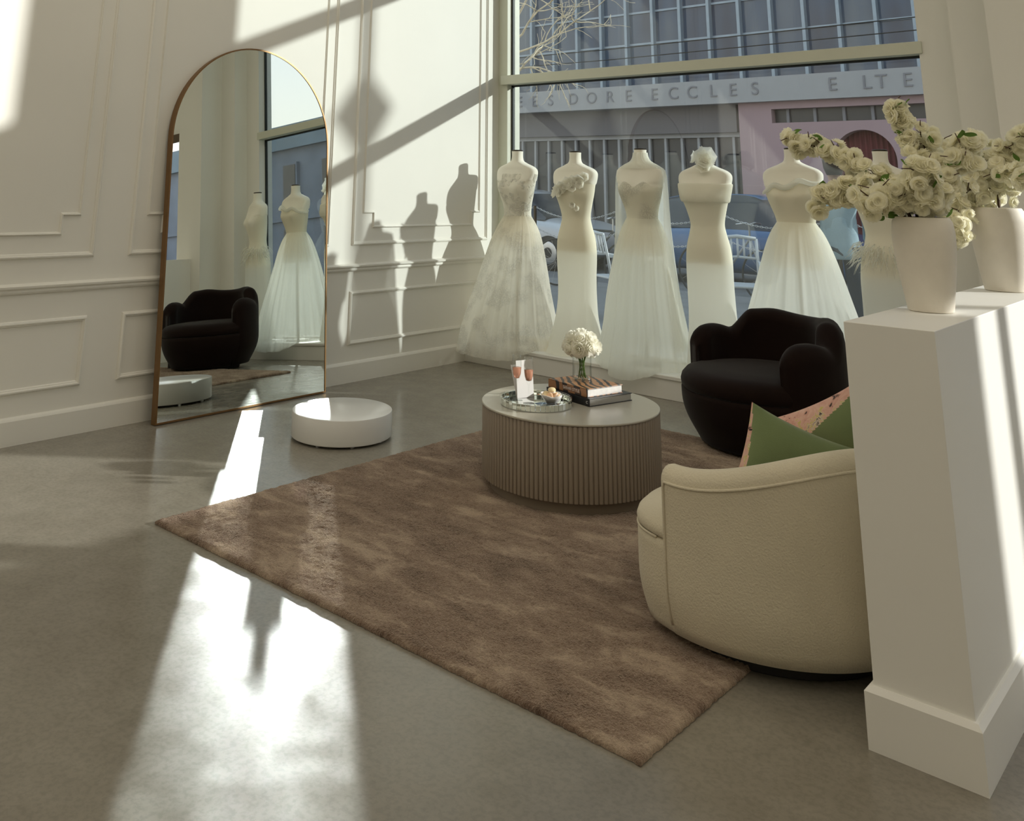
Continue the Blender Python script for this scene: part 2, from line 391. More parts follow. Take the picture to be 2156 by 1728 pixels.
# ------------------------------------------------------------------ arched mirror
mt = thing('floor_mirror', 'tall arched floor mirror in a thin bronze frame leaning on the panelled wall', 'mirror')
mt.matrix_world = Matrix(((MU.x, MN.x, MUP.x, MO.x), (MU.y, MN.y, MUP.y, MO.y), (MU.z, MN.z, MUP.z, MO.z), (0, 0, 0, 1)))
def arch(inset, n=48):
    r = MW/2-inset; P = [(inset, inset)]
    P += [(MW/2-r*cos(a), MH-MW/2+r*sin(a)) for a in np.linspace(0, PI, n)]
    P += [(MW-inset, inset)]; return P
b = MB(); o_, i_ = arch(0), arch(.010)
R = []
for (xa, za), (xb, zb) in zip(o_, i_): R.append([(xa, -.045, za), (xa, 0, za), (xb, 0, zb), (xb, -.045, zb)])
R.append(R[0]); b.rings(R, False, False, True); b.obj('frame', M['bronze'], mt, smooth=True, auto=30)
b = MB(); P = arch(.010)
b.rings([[(x, -.006, z) for x, z in P], [(x, -.004, z) for x, z in P]]); b.obj('mirror_glass', M['mirror'], mt)
b = MB(); b.rings([[(x, -.040, z) for x, z in P], [(x, -.036, z) for x, z in P]]); b.obj('back_board', M['brown'], mt)

# ------------------------------------------------------------------ round white plinth
pt = thing('display_plinth', 'low round glossy white plinth on the concrete floor in front of the mirror', 'plinth', (1.023, -2.206, 0))
b = MB(); b.lathe([(.272, .012), (.276, .014), (.278, .020), (.278, .134), (.276, .139), (.270, .141)], 96)
b.obj('drum', M['plinth'], pt, smooth=True, auto=40)
for i in range(8):
    a = 2*PI*i/8+.3
    MB().lathe([(.012, 0), (.012, .012)], 12, (.24*cos(a), .24*sin(a), 0)).obj('foot', M['steel'], pt)

# ------------------------------------------------------------------ rug
X0, X1, Y0, Y1 = 1.503, 3.724, -3.637, -.771
b = MB(); nx, ny = 300, 380; T = .018
Z = np.zeros((nx+1, ny+1)); rs = np.random.RandomState(3)
V = []
for i in range(nx+1):
    for j in range(ny+1):
        x = X0+(X1-X0)*i/nx; y = Y0+(Y1-Y0)*j/ny
        e = min(i, nx-i, j, ny-j)
        z = T*(1-.5*math.exp(-e*1.2)) + rs.uniform(-.004, .003)
        if e == 0: x += rs.uniform(-.0025, .0025); y += rs.uniform(-.0025, .0025)
        V.append((x, y, z))
F = [(i*(ny+1)+j, (i+1)*(ny+1)+j, (i+1)*(ny+1)+j+1, i*(ny+1)+j+1) for i in range(nx) for j in range(ny)]
b.add(V, F)
bd = [i*(ny+1) for i in range(nx+1)]+[nx*(ny+1)+j for j in range(1, ny+1)]+[i*(ny+1)+ny for i in range(nx-1, -1, -1)]+[j for j in range(ny-1, 0, -1)]
base = len(b.v)
for q in bd: b.v.append((b.v[q][0], b.v[q][1], .001))
nb = len(bd)
for i in range(nb): b.f.append((bd[i], bd[(i+1) % nb], base+(i+1) % nb, base+i)); b.mi.append(0)
rug = b.obj('area_rug', M['rug'], smooth=True)
tag(rug, 'large rectangular rug in mottled taupe and brown pile under the coffee table', 'rug')

# ------------------------------------------------------------------ coffee table
TC = (2.433, -2.040); TZ = T+.357
tb = thing('coffee_table', 'round taupe drum coffee table with fluted sides standing on the rug', 'table', (*TC, T))
h = TZ-T; n = 1440; nf = 120
prof = [(.05,), (.052,)]
def flute(r, a): return r - .0055*(1-abs(sin(nf*a/2))**.8)
R = []
for z, sc in ((.046, .985), (.050, 1), (h-.012, 1), (h-.008, .99)):
    R.append([(flute(.414, 2*PI*j/n)*sc*cos(2*PI*j/n), flute(.414, 2*PI*j/n)*sc*sin(2*PI*j/n), z) for j in range(n)])
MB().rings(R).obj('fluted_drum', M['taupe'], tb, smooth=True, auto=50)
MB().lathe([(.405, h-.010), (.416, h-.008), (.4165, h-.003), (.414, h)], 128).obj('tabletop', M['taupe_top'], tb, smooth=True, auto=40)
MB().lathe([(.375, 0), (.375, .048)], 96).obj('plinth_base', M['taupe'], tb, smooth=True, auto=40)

# ------------------------------------------------------------------ barrel chairs
def barrel(root, R, t, hfun, a0, a1, zb, mats, taper, seat_z, seam_z, seat_r, endround=.05, fx=1.0, ntop=9):
    """root faces +X. shell spans angles a0..a1 (through pi = the back)."""
    bm_ = mats
    b = MB(); rings = []; na = 110
    for i in range(na+1):
        f = i/na; a = a0+(a1-a0)*f
        arc = min(f, 1-f)*abs(a1-a0)*R
        e = 1.0 if arc > endround else math.sqrt(max(0.0, 1-(1-arc/endround)**2))
        e = max(e, .04)
        hh = hfun(a, f); h_top = seat_z-.04 + (hh-(seat_z-.04))*(e if endround > .03 else 1) if False else hh - (1-e)*endround*.9
        tt = t*max(e, .12); mid = R-t/2
        def P(r, z): return (r*cos(a), r*sin(a), z)
        ring = []
        Zs = np.linspace(zb, h_top-tt/2, 14)
        for z in Zs: ring.append(P(mid+tt/2-taper(z), z))
        for q in range(1, ntop):
            th = PI*q/ntop; ring.append(P(mid+tt/2*cos(th)-taper(h_top), h_top-tt/2+tt/2*sin(th)))
        for z in Zs[::-1]: ring.append(P(mid-tt/2-taper(max(z, .35)), z))
        rings.append(ring)
    b.rings(rings, True, True, True)
    b.obj('backrest', bm_, root, smooth=True)
    # seat: full round body under and in front
    b = MB(); n = 120
    def ring(r, z, f=1):
        out = []
        for j in range(n):
            c, s_ = cos(2*PI*j/n), sin(2*PI*j/n)
            out.append((r*(fx*abs(c)**(.75 if fx < 1 else 1) if c > 0 else c), r*s_, z))
        return out
    b = MB(); zz = np.linspace(zb, seam_z-.004, 12)
    rr = [ring(seat_r-taper(z), z) for z in zz]
    b.rings([ring(seat_r-taper(zb)-.03, zb-.004)]+rr+[ring(seat_r-.012, seam_z)]); b.obj('seat_base', bm_, root, smooth=True)
    b = MB(); hs = seat_z-seam_z
    pr = [(seat_r-.012, seam_z), (seat_r-.001, seam_z+hs*.12), (seat_r+.002, seam_z+hs*.35), (seat_r-.006, seam_z+hs*.6), (seat_r-.03, seam_z+hs*.85), (seat_r-.08, seat_z), (seat_r-.2, seat_z+.008), (.01, seat_z+.012)]
    b.rings([ring(r, z) for r, z in pr]); b.obj('seat_cushion', bm_, root, smooth=True)
def sm(x, a, b_):
    x = min(1, max(0, (x-a)/(b_-a))); return x*x*(3-2*x)
# ivory chair
F = math.radians(160)
ic = thing('barrel_armchair', 'ivory boucle round swivel armchair seen from behind, beside the white half wall', 'armchair', (3.645, -2.655, 0), F)
def hi(a, f):
    d = abs(f-.5)*2   # 0 back .. 1 arm front
    return .518+.100*(1-sm(d, .12, .95))
tp = lambda z: .040*(1-sm(z, .0, .22))**1.8
barrel(ic, .470, .092, hi, math.radians(90), math.radians(270), .055, M['ivory_boucle'], tp, .372, .305, .468, endround=.028, fx=.63)
# piping along the arm and back edge
pts = []
for f in np.linspace(0.004, .996, 90):
    a = math.radians(93.5)+(math.radians(173))*f; hh = hi(a, f)-.045; r = .4715-tp(hh); pts.append((r*cos(a), r*sin(a), hh))
for sgn, lst in ((1, pts[0]), (-1, pts[-1])): pass
dn = lambda a: [((.4715-tp(z))*cos(a), (.4715-tp(z))*sin(a), z) for z in np.linspace(.08, .46, 14)]
A0, A1 = math.radians(93.5), math.radians(266.5)
path = dn(A0)+pts+dn(A1)[::-1]
MB().tube(path, .0042, 6).obj('piping', M['ivory_boucle'], ic, smooth=True)
MB().tube([(.467*.63*abs(cos(a))**.75, .467*sin(a), .306) for a in np.linspace(math.radians(-89), math.radians(89), 60)], .004, 6).obj('piping', M['ivory_boucle'], ic, smooth=True)
MB().lathe([(.36, .0), (.37, .006), (.37, .060)], 64, (0, 0, .0)).obj('swivel_base', M['black'], ic, smooth=True, auto=40, label='black swivel base')
lb = MB(); la = math.radians(-29)-F+0.0
for i in range(2): pass
ca = math.atan2(-.335, .345)-F; rr_ = .466
lb.rings([[( (rr_+q-tp(z))*cos(ca+d), (rr_+q-tp(z))*sin(ca+d), z) for d, q in ((-.018, 0), (.018, 0), (.018, .003), (-.018, .003))] for z in (.115, .165)])
lb.obj('fabric_label', M['black'], ic, label='small black woven label')
# dark chair
F2 = math.atan2(-.91, -.42)
dc = thing('barrel_armchair', 'dark brown velvet armchair with curvy back and rolled arms near the display kerb', 'armchair', (2.78, -.68, 0), F2)
def hd(a, f):
    d = abs(f-.5)*2
    back = .70-.02*math.cos(d*5)
    h_ = .585 + .095*(1-sm(d, .46, .64)) - .014*math.exp(-((d-.62)/.07)**2) + .012*math.exp(-((d-.80)/.12)**2) - .03*sm(d, .86, 1) + .012*math.exp(-((d-.30)/.12)**2) - .008*math.exp(-(d/.2)**2)
    return h_
tpd = lambda z: .115*(1-sm(z, -.04, .30))**1.6 + .02*sm(z, .5, .72)
barrel(dc, .445, .13, hd, math.radians(62), math.radians(298), .035, M['dark_velvet'], tpd, .405, .30, .435, endround=.085)
MB().lathe([(.26, 0), (.27, .006), (.27, .05)], 64).obj('swivel_base', M['black'], dc, smooth=True, auto=40)
ic.location.z = .0; 

# ------------------------------------------------------------------ pillows
def pillow(name, label, c, rot, S=.42, th=.075, wrap=None):
    root = thing(name, label, 'pillow', c, 0, 'green pillows on the ivory armchair'); root.rotation_euler = rot
    n = 90
    for sgn, mat, nm in ((1, M['green_velvet'], 'front_panel'), (-1, M['floral'], 'back_panel')):
        V = []
        for i in range(n+1):
            for j in range(n+1):
                u, v = -1+2*i/n, -1+2*j/n
                k_ = 1-.09*(1-u*u)*abs(v)**3; k2 = 1-.09*(1-v*v)*abs(u)**3
                z = th*((1-abs(u)**2.4)*(1-abs(v)**2.4))**.55
                V.append((u*S/2*k2, v*S/2*k_, sgn*z))
        Fc = [(i*(n+1)+j, (i+1)*(n+1)+j, (i+1)*(n+1)+j+1, i*(n+1)+j+1) for i in range(n) for j in range(n)]
        b = MB().add(V, Fc)
        if sgn > 0 and wrap: b.mi = [1 if wrap(-1+2*(k_//n+.5)/n, -1+2*(k_ % n+.5)/n) else 0 for k_ in range(n*n)]
        b.obj(nm, [mat, M['floral']] if sgn > 0 else mat, root, smooth=True, label=('sage green velvet face' if sgn > 0 else 'pink floral print face'))
    return root
def face_rot(nrm, roll):
    q = Vector(nrm).to_track_quat('Z', 'Y'); return (q.to_matrix() @ Matrix.Rotation(roll, 3, 'Z')).to_euler()
pillow('throw_pillow', 'sage green pillow with floral back, the left one leaning forward in the ivory armchair', (3.765, -2.72, .440), face_rot((.50, -.82, .10), math.radians(-20)), .37, wrap=lambda u, v: u < -.985+.10*(1-v))
pillow('throw_pillow', 'sage green pillow with floral back, the right and higher one in the ivory armchair', (3.865, -2.52, .505), face_rot((.35, -.90, .15), math.radians(27)), .38, wrap=lambda u, v: v > .66+.33*u)

# ------------------------------------------------------------------ things on the coffee table
ty = (2.350, -2.195); tr = .166
tt_ = thing('mirrored_tray', 'round mirrored tray with a faceted glass rim on the coffee table', 'tray', (*ty, TZ))
MB().lathe([(.150, 0), (.155, .002), (.155, .006), (.150, .008)], 72).obj('tray_floor', M['mirror'], tt_, smooth=True, auto=40)
b = MB(); nfct = 46
for i in range(nfct):
    a = 2*PI*(i+.5)/nfct; mt_ = Matrix.Rotation(a, 4, 'Z')
    w_ = PI*tr/nfct*.93
    b.box(tr-.006, tr, -w_, w_, .002, .030, 0, mt_)
b.obj('facet', M['mirror'], tt_, bevel=.0012); 
b = MB(); b.tube([(tr*.985*cos(a), tr*.985*sin(a), .032) for a in np.linspace(0, 2*PI, 90, endpoint=False)], .0055, 8, closed=True)
b.obj('rim', M['glass'], tt_, smooth=True)
tz = TZ+.008
M['wine'] = pane('rose_wine', (.95, .52, .38), .6)
m = N('rose_wine_body'); p = m.bsdf((.88, .42, .28), .1, **{'Transmission_Weight': .6, 'IOR': 1.2}); M['wine'] = m.m
def flute_glass(x, y, label):
    r = thing('champagne_flute', label, 'glass', (x, y, tz), 0, 'champagne flutes on the tray')
    pr = [(.026, 0), (.027, .002), (.012, .006), (.0035, .014), (.003, .075), (.006, .086), (.014, .098), (.020, .118), (.0225, .145), (.0215, .178), (.0200, .200)]
    b = MB(); inner = [(max(.001, rr-.0012), z+(.0012 if i < 3 else 0)) for i, (rr, z) in enumerate(pr) if z > .09][::-1]
    b.lathe(pr+[(.0190, .200)]+inner, 32, cap1=True); b.obj('glass_body', M['glass'], r, smooth=True)
    MB().lathe([(.004, .096), (.0125, .100), (.0185, .118), (.0208, .145)], 32).obj('rose_wine', M['wine'], r, smooth=True, label='pink sparkling wine')
flute_glass(2.262, -2.228, 'champagne flute of rose wine, the left one on the mirrored tray')
flute_glass(2.338, -2.236, 'champagne flute of rose wine, the right one beside the bowl of macarons')
# folded card
cd = thing('table_card', 'upright white card standing behind the champagne flutes', 'card', (2.255, -2.150, tz)); cd.rotation_euler = (math.radians(-5), 0, math.radians(72))
MB().box(-.048, .048, -.001, .001, 0, .165).obj('card_sheet', M['porcelain'], cd)
MB().box(-.048, .048, .004, .006, 0, .150, mat=Matrix.Rotation(math.radians(-16), 4, 'X')).obj('card_strut', M['porcelain'], cd)
# bowl with macarons
bw = (2.412, -2.160)
bo = thing('small_bowl', 'small white petal shaped bowl holding macarons on the tray', 'bowl', (*bw, tz)); R = []
nb_ = 48
def bowl_ring(r, z, wv): return [(r*(1+wv*cos(4*2*PI*j/nb_))*cos(2*PI*j/nb_), r*(1+wv*cos(4*2*PI*j/nb_))*sin(2*PI*j/nb_), z*(1+.25*wv*4*cos(4*2*PI*j/nb_))) for j in range(nb_)]
for r, z, wv in ((.018, 0, 0), (.022, .002, 0), (.034, .012, .02), (.045, .026, .05), (.053, .040, .08), (.051, .0405, .08), (.043, .028, .05), (.030, .014, .02), (.010, .008, 0)): R.append(bowl_ring(r, z, wv))
MB().rings(R).obj('bowl_shell', M['porcelain'], bo, smooth=True)
mc = [plain('macaron_cream', (.82, .66, .38), .7), plain('macaron_peach', (.78, .50, .30), .7)]
def macaron(p_, rot, ci, label):
    r = thing('macaron', label, 'macaron', p_, 0, 'macarons in the white bowl'); r.rotation_euler = rot
    for s_ in (1, -1):
        b = MB(); b.lathe([(.0175, .003*s_), (.0185, .005*s_), (.0165, .0105*s_), (.010, .0135*s_), (.001, .0145*s_)], 24); b.obj('shell', mc[ci], r, smooth=True)
    MB().lathe([(.016, -.003), (.017, 0), (.016, .003)], 24).obj('filling', M['porcelain'], r, smooth=True)
for p_, rot, ci, lab in (((-.022, -.010, .034), (.5, 1.1, .3), 0, 'cream macaron on edge at the left rim of the white bowl'),
                    ((.004, -.014, .030), (1.2, .2, .2), 1, 'peach macaron leaning in the middle of the white bowl'),
                    ((.024, .006, .032), (.3, -1.0, 0), 1, 'peach macaron at the right rim of the white bowl'),
                    ((-.004, .010, .052), (.2, .15, 0), 0, 'cream macaron lying flat on top of the other macarons'),
                    ((.002, .022, .030), (1.1, -.2, .4), 0, 'cream macaron tucked at the back of the white bowl')):
    macaron((bw[0]+p_[0], bw[1]+p_[1], tz+p_[2]), rot, ci, lab)
# books
def book(label, corner, dx, dy, hgt, z, cover, pages, nm='book'):
    """corner = front corner; dx, dy edge vectors"""
    dxv, dyv = Vector((*dx, 0)), Vector((*dy, 0)); W_, D_ = dxv.length, dyv.length
    r = thing(nm, label, 'book', (corner[0], corner[1], z), math.atan2(dx[1], dx[0]), 'books stacked on the coffee table')
    b = MB(); b.box(0, W_, 0, D_, 0, .003); b.box(0, W_, 0, D_, hgt-.003, hgt); b.box(0, .004, 0, D_, 0, hgt)
    b.obj('cover', cover, r, bevel=.001)
    MB().box(.004, W_-.004, .004, D_-.004, .003, hgt-.003).obj('page_block', pages, r)
    return r, W_, D_
M['book_black'] = plain('black_cover', (.012, .012, .014), .35)
M['pages'] = plain('white_pages', (.80, .78, .76), .7, scale=60)
M['pages_silver'] = plain('silver_page_edge', (.45, .44, .42), .35, .4)
m = N('tiger_cover'); v = m.coord((1, 1, 1), (0, 0, .5)); wv = m.n('TexWave'); wv.inputs['Scale'].default_value = 9; wv.inputs['Distortion'].default_value = 7; wv.inputs['Detail'].default_value = 2; wv.inputs['Detail Scale'].default_value = .9
m.l(v, wv.inputs['Vector']); m.bsdf(m.ramp(wv.outputs['Fac'], [(.34, (.02, .012, .01)), (.42, (.36, .17, .07))]), .35); M['tiger'] = m.m
# spine runs along the local Y side at x=0; short page edge faces the camera's right
E1, E2 = Vector((.228, .974)), Vector((-.974, .228))
r1, W1, D1 = book('thick black art book with silver page edges, the lower one of the pair', (2.550, -2.053), E1*.28, E2*.30, .034, TZ, M['book_black'], M['pages_silver'])
r2_, W2, D2 = book('tiger striped brown hardback with white pages, lying on the black book', (2.528, -2.035), E1*.232, E2*.275, .036, TZ+.034, M['tiger'], M['pages'])
TM = Matrix(((0, 0, -1, -.0006), (-1, 0, 0, 0), (0, 1, 0, 0), (0, 0, 0, 1)))
def spine_text(s_, root, y, z, size, mat):
    t_ = Matrix.Translation((0, y, z)) @ TM
    text_mb(s_, size, .0004, t_).obj('spine_lettering', mat, root, label='lettering on the spine')
MB().box(-.0005, .0, D2*.18, D2*.62, .008, .028).obj('spine_band', plain('brown_band', (.22, .10, .045), .5), r2_)
spine_text('SAFARI STYLE', r2_, D2*.40, .018, .019, M['pages'])
spine_text('C', r1, .016, .017, .016, M['pages'])
# glass vase with roses
VX, VY, VZ = 2.400, -1.885, TZ+.070
gv = thing('glass_vase', 'clear cylindrical glass vase of water standing on the tiger striped book', 'vase', (VX, VY, VZ))
MB().lathe([(.044, 0), (.047, .002), (.047, .125), (.0445, .125), (.0445, .010), (.001, .010)], 48).obj('vase_wall', M['glass'], gv, smooth=True, auto=40)
MB().lathe([(.044, .011), (.044, .075)], 48).obj('water', M['glass'], gv, smooth=True, auto=40)
bq = thing('rose_bouquet', 'round bouquet of white roses in the clear glass vase on the books', 'flowers', (VX, VY, VZ))
def rose_mesh(R=.034):
    b = MB(); rr = random.Random(5)
    for layer, (n, r0, open_, hgt) in enumerate(((3, .22, .05, .95), (4, .42, .18, .98), (5, .64, .38, .92), (6, .85, .72, .74), (6, 1.0, 1.15, .48))):
        for k_ in range(n):
            a0 = 2*PI*k_/n + layer*.7; half = PI/n*1.35; nu, nv = 6, 5; V = []
            for i in range(nu+1):
                u = -1+2*i/nu
                for j in range(nv+1):
                    t = j/nv; rad = R*r0*(.25+.75*math.sin(min(1, t*1.15)*PI/2)) + R*open_*.28*t**3
                    z = R*(-.55+1.45*hgt*t) - R*.30*open_*t**3 - R*.10*u*u*t*(1+open_)
                    a = a0+half*u*(1-.25*t*t)
                    rad *= 1+.04*math.sin(7*u+k_)
                    V.append((rad*cos(a), rad*sin(a), z))
            b.add(V, [(i*(nv+1)+j, (i+1)*(nv+1)+j, (i+1)*(nv+1)+j+1, i*(nv+1)+j+1) for i in range(nu) for j in range(nv)])
    return b
first = None
pos = [(0, 90)] + [(48, a) for a in range(0, 360, 60)] + [(88, a) for a in range(20, 380, 45)]
for k_, (th, ph) in enumerate(pos):
    th, ph = math.radians(th+rnd.uniform(-4, 4)), math.radians(ph+rnd.uniform(-6, 6))
    d = Vector((sin(th)*cos(ph), sin(th)*sin(ph), cos(th)))
    if first is None: o = rose_mesh().obj('rose', M['petal_rose'], bq, smooth=True); first = o
    else: o = first.copy(); COL.objects.link(o)
    o.location = Vector((0, 0, .155)) + Vector((d.x*.072, d.y*.072, d.z*.058))
    q = d.to_track_quat('Z', 'Y'); o.rotation_euler = (q.to_matrix() @ Matrix.Rotation(rnd.uniform(0, 6), 3, 'Z')).to_euler()
    s_ = rnd.uniform(.9, 1.12); o.scale = (s_, s_, s_)
b = MB()
for k_ in range(9):
    a = 2*PI*k_/9; b = MB(); b.tube([(.018*cos(a), .018*sin(a), .014), (.010*cos(a+1), .010*sin(a+1), .08), (.03*cos(a+1.4), .03*sin(a+1.4), .15)], .0024, 6)
    b.obj('stem', M['leaf'], bq, smooth=True, label='green rose stem')

# ------------------------------------------------------------------ dress forms and gowns
def prof_at(rows, z):
    Z = [r[0] for r in rows][::-1]
    return [float(np.interp(z, Z, [r[k] for r in rows][::-1])) for k in range(1, len(rows[0]))]
TORSO = [(0, .046, .046, 0), (-.02, .044, .046, 0), (-.055, .045, .048, 0), (-.080, .056, .052, 0), (-.100, .092, .058, 0), (-.115, .132, .064, 0), (-.132, .170, .068, 0), (-.155, .193, .070, 0),
         (-.185, .197, .074, -.004), (-.225, .188, .084, -.010), (-.270, .176, .096, -.018), (-.315, .166, .102, -.020), (-.37, .148, .094, -.012), (-.43, .128, .084, -.004), (-.49, .117, .078, 0), (-.55, .125, .084, 0), (-.63, .148, .100, 0), (-.72, .158, .108, 0), (-.76, .150, .10, 0)]
def sexp(a, p_=.8):
    c, s_ = cos(a), sin(a); return math.copysign(abs(c)**p_, c), math.copysign(abs(s_)**p_, s_)
def dress_form(x, y, ztop, label, rz=0, sc=1.0):
    r = thing('dress_form', label, 'mannequin', (x, y, .150), rz, 'dress forms in the window'); H = ztop-.150
    P = catmull(TORSO, 4); n = 72; b = MB(); R = []
    for z, rx, ry, cy in P:
        ring = []
        pw = .72 if -.24 < z < -.09 else .9
        for j in range(n):
            a = 2*PI*j/n; c, s_ = sexp(a, pw); bust = 0
            if s_ < 0 and -.40 < z < -.20: bust = .020*math.exp(-((z+.30)/.055)**2)*(math.exp(-((c-.45)/.28)**2)+math.exp(-((c+.45)/.28)**2))
            ring.append((rx*sc*c, ry*sc*s_+cy-bust, H+z))
        R.append(ring)
    b.rings(R); b.obj('torso', M['jersey'], r, smooth=True)
    MB().lathe([(.001, H+.001), (.043, H+.001), (.044, H+.004), (.044, H+.009), (.040, H+.012), (.001, H+.013)], 32).obj('neck_cap', M['metal_dark'], r, smooth=True, auto=40, label='dark bronze neck cap')
    MB().lathe([(.014, .02), (.014, H-.74)], 16).obj('pole', M['steel'], r, smooth=True)
    MB().lathe([(.12, 0), (.12, .008), (.02, .020)], 32).obj('base', M['metal_dark'], r, smooth=True, auto=40)
    return r, H
def gown_loft(root, name, mat, rows, H, top=None, folds=((11, .5), (17, .3), (29, .2)), n=240, seed=1, off=.006, cover_y=None, drape=None, label=None, solid=0, hemjit=.0):
    """rows (z rel. neck, rx, ry, cx, cy, amp) -> skirt or bodice surface"""
    rs_ = random.Random(seed); ph = [rs_.uniform(0, 6.28) for _ in folds]; P = catmull(rows, 6); R = []
    hj = [rs_.uniform(-1, 1) for _ in range(24)]
    for q, (z, rx, ry, cx, cy, amp) in enumerate(P):
        ring = []
        for j in range(n):
            a = 2*PI*j/n; c, s_ = cos(a), sin(a)
            fo = sum(w_*abs(math.sin(k_*a/2+p_+.5*math.sin(3*a+p_)))**.8 for (k_, w_), p_ in zip(folds, ph))-.5
            f_ = 1+amp*fo; xx = cx+(rx+off)*c*f_; yy = cy+(ry+off)*s_*f_; zz = H+z
            if s_ < 0 and -.40 < z < -.20 and abs(amp) < .03:
                yy -= .020*math.exp(-((z+.30)/.055)**2)*(math.exp(-((c-.45)/.28)**2)+math.exp(-((c+.45)/.28)**2))
            if top and q < 8:
                t_ = top(a)
                zz = H+z+(t_*(1-q/8.0))
            if hemjit and q > len(P)-8: zz += hemjit*(q-len(P)+8)/8*fo
            if drape: xx, yy, zz = drape(xx, yy, zz)
            ring.append((xx, yy, zz))
        R.append(ring)
    b = MB(); b.rings(R, False, False); return b.obj(name, mat, root, smooth=True, label=label)
def body_row(z, amp=0, k=1.0, extra=0): # follow the torso
    rx, ry, cy = prof_at(TORSO, z); return (z, rx*k+extra, ry*k+extra, 0, cy, amp)
GY = .27
def kerb_drape(ox, wall=False):
    def f(x, y, z):
        wy = GY+y; wz = z+.150; wx = ox+x
        if wy < -.014 and wz < .30:
            z -= .075*sm(-.014-wy, 0, .12)*sm(.30-wz, 0, .15)
        elif wz < .158: z = .008
        if wall and wx < .03: x = .03-ox+(.03-wx)*-.12*0+abs(math.sin(y*40))*.01; 
        if wz < .30 and wy < -.014: pass
        return x, y, z
    return f
GL = 'gowns in the window display'
def gown_thing(label, x, y=GY, rz=0): return thing('wedding_gown', label, 'wedding dress', (x, y, .150), rz, GL)
def flower_petals(R, n=7, layers=3, seed=0, flat=.5):
    b = MB(); rr = random.Random(seed)
    for ly in range(layers):
        Rl = R*(1-.28*ly); tilt = flat*(1-.2*ly)+.25*ly
        for k_ in range(n-ly):
            a = 2*PI*k_/(n-ly)+ly*.4+rr.uniform(-.15, .15); V = []; nu, nv = 4, 4; wdt = PI/(n-ly)*1.25*Rl
            for i in range(nu+1):
                u = -1+2*i/nu
                for j in range(nv+1):
                    t = j/nv; rad = Rl*(.08+.92*t); wq = wdt*math.sin(min(1, .15+t)*PI*.62)*u
                    z = Rl*tilt*t*t*.9 + Rl*.12*u*u + Rl*rr.uniform(-.03, .05)
                    V.append((rad*cos(a)-wq*sin(a), rad*sin(a)+wq*cos(a), z+ly*R*.05))
            b.add(V, [(i*(nv+1)+j, (i+1)*(nv+1)+j, (i+1)*(nv+1)+j+1, i*(nv+1)+j+1) for i in range(nu) for j in range(nv)])
    return b
# 1 lace ball gown by the left wall
x1, z1 = .345, 1.655
f_, H = dress_form(x1, GY, z1, 'cream dress form in the window nearest the panelled wall, wearing the lace ball gown')
g_ = gown_thing('strapless ball gown of blush floral lace with a full train, nearest the panelled wall', x1)
gown_loft(g_, 'bodice', M['lace_bodice'], [body_row(-.185), body_row(-.24), body_row(-.30), body_row(-.37), body_row(-.43, .01), body_row(-.50, .02), body_row(-.56, .03)], H, folds=((40, .6), (23, .4)))
rows = [(-.52, .118, .080, 0, 0, .03), (-.60, .165, .120, 0, 0, .08), (-.72, .215, .170, -.005, -.01, .10), (-.92, .27, .22, -.02, -.02, .11), (-1.12, .32, .27, -.03, -.04, .12), (-1.32, .38, .32, -.04, -.06, .14), (-1.44, .43, .34, -.04, -.08, .16), (-1.50, .46, .35, -.04, -.09, .18)]
gown_loft(g_, 'skirt', M['lace'], rows, H, seed=4, n=320, drape=kerb_drape(x1, True), hemjit=.03)
# 2 sheath with flowers
x2, z2 = .925, 1.640
f_, H = dress_form(x2, GY, z2, 'cream dress form second from the panelled wall, wearing the sheath gown with fabric flowers')
g_ = gown_thing('fitted ivory crepe gown with fabric flowers across the bust, second from the panelled wall', x2)
rows = [body_row(-.235), body_row(-.28), body_row(-.33), body_row(-.40), body_row(-.49), body_row(-.56), (-.64, .150, .105, 0, 0, 0), (-.72, .160, .112, 0, 0, 0), (-.82, .160, .115, 0, 0, .005), (-.95, .152, .115, 0, 0, .01), (-1.1, .152, .12, 0, 0, .02), (-1.25, .165, .14, 0, -.01, .05), (-1.38, .20, .17, .01, -.03, .08), (-1.485, .25, .21, .02, -.04, .11)]
gown_loft(g_, 'dress_body', M['crepe'], rows, H, top=lambda a: .05*cos(a)+.01*math.sin(a), folds=((7, .6), (11, .4)), seed=7, drape=kerb_drape(x2))
ff = None
for k_, (px_, pz_, s_) in enumerate(((.135, -.195, .9), (.095, -.215, 1.1), (.055, -.225, 1.0), (.015, -.245, 1.2), (-.03, -.27, 1.1), (-.075, -.295, 1.1), (-.115, -.32, .9), (.11, -.25, .8), (-.05, -.315, .8), (.06, -.275, .8), (.045, -.40, .6), (.07, -.43, .5))):
    if ff is None: ff = flower_petals(.04, 6, 3, 3).obj('fabric_flower', M['satin'], g_, smooth=True, label='white fabric flower'); o = ff
    else: o = ff.copy(); COL.objects.link(o)
    rx, ry, cy = prof_at(TORSO, pz_); c = px_/(rx+.005); yy = cy-ry*math.sqrt(max(0, 1-c*c))-.022
    o.location = (px_, yy, H+pz_); o.scale = (s_, s_, s_); o.rotation_euler = (PI/2+rnd.uniform(-.3, .3), rnd.uniform(-.3, .3), c*.8)
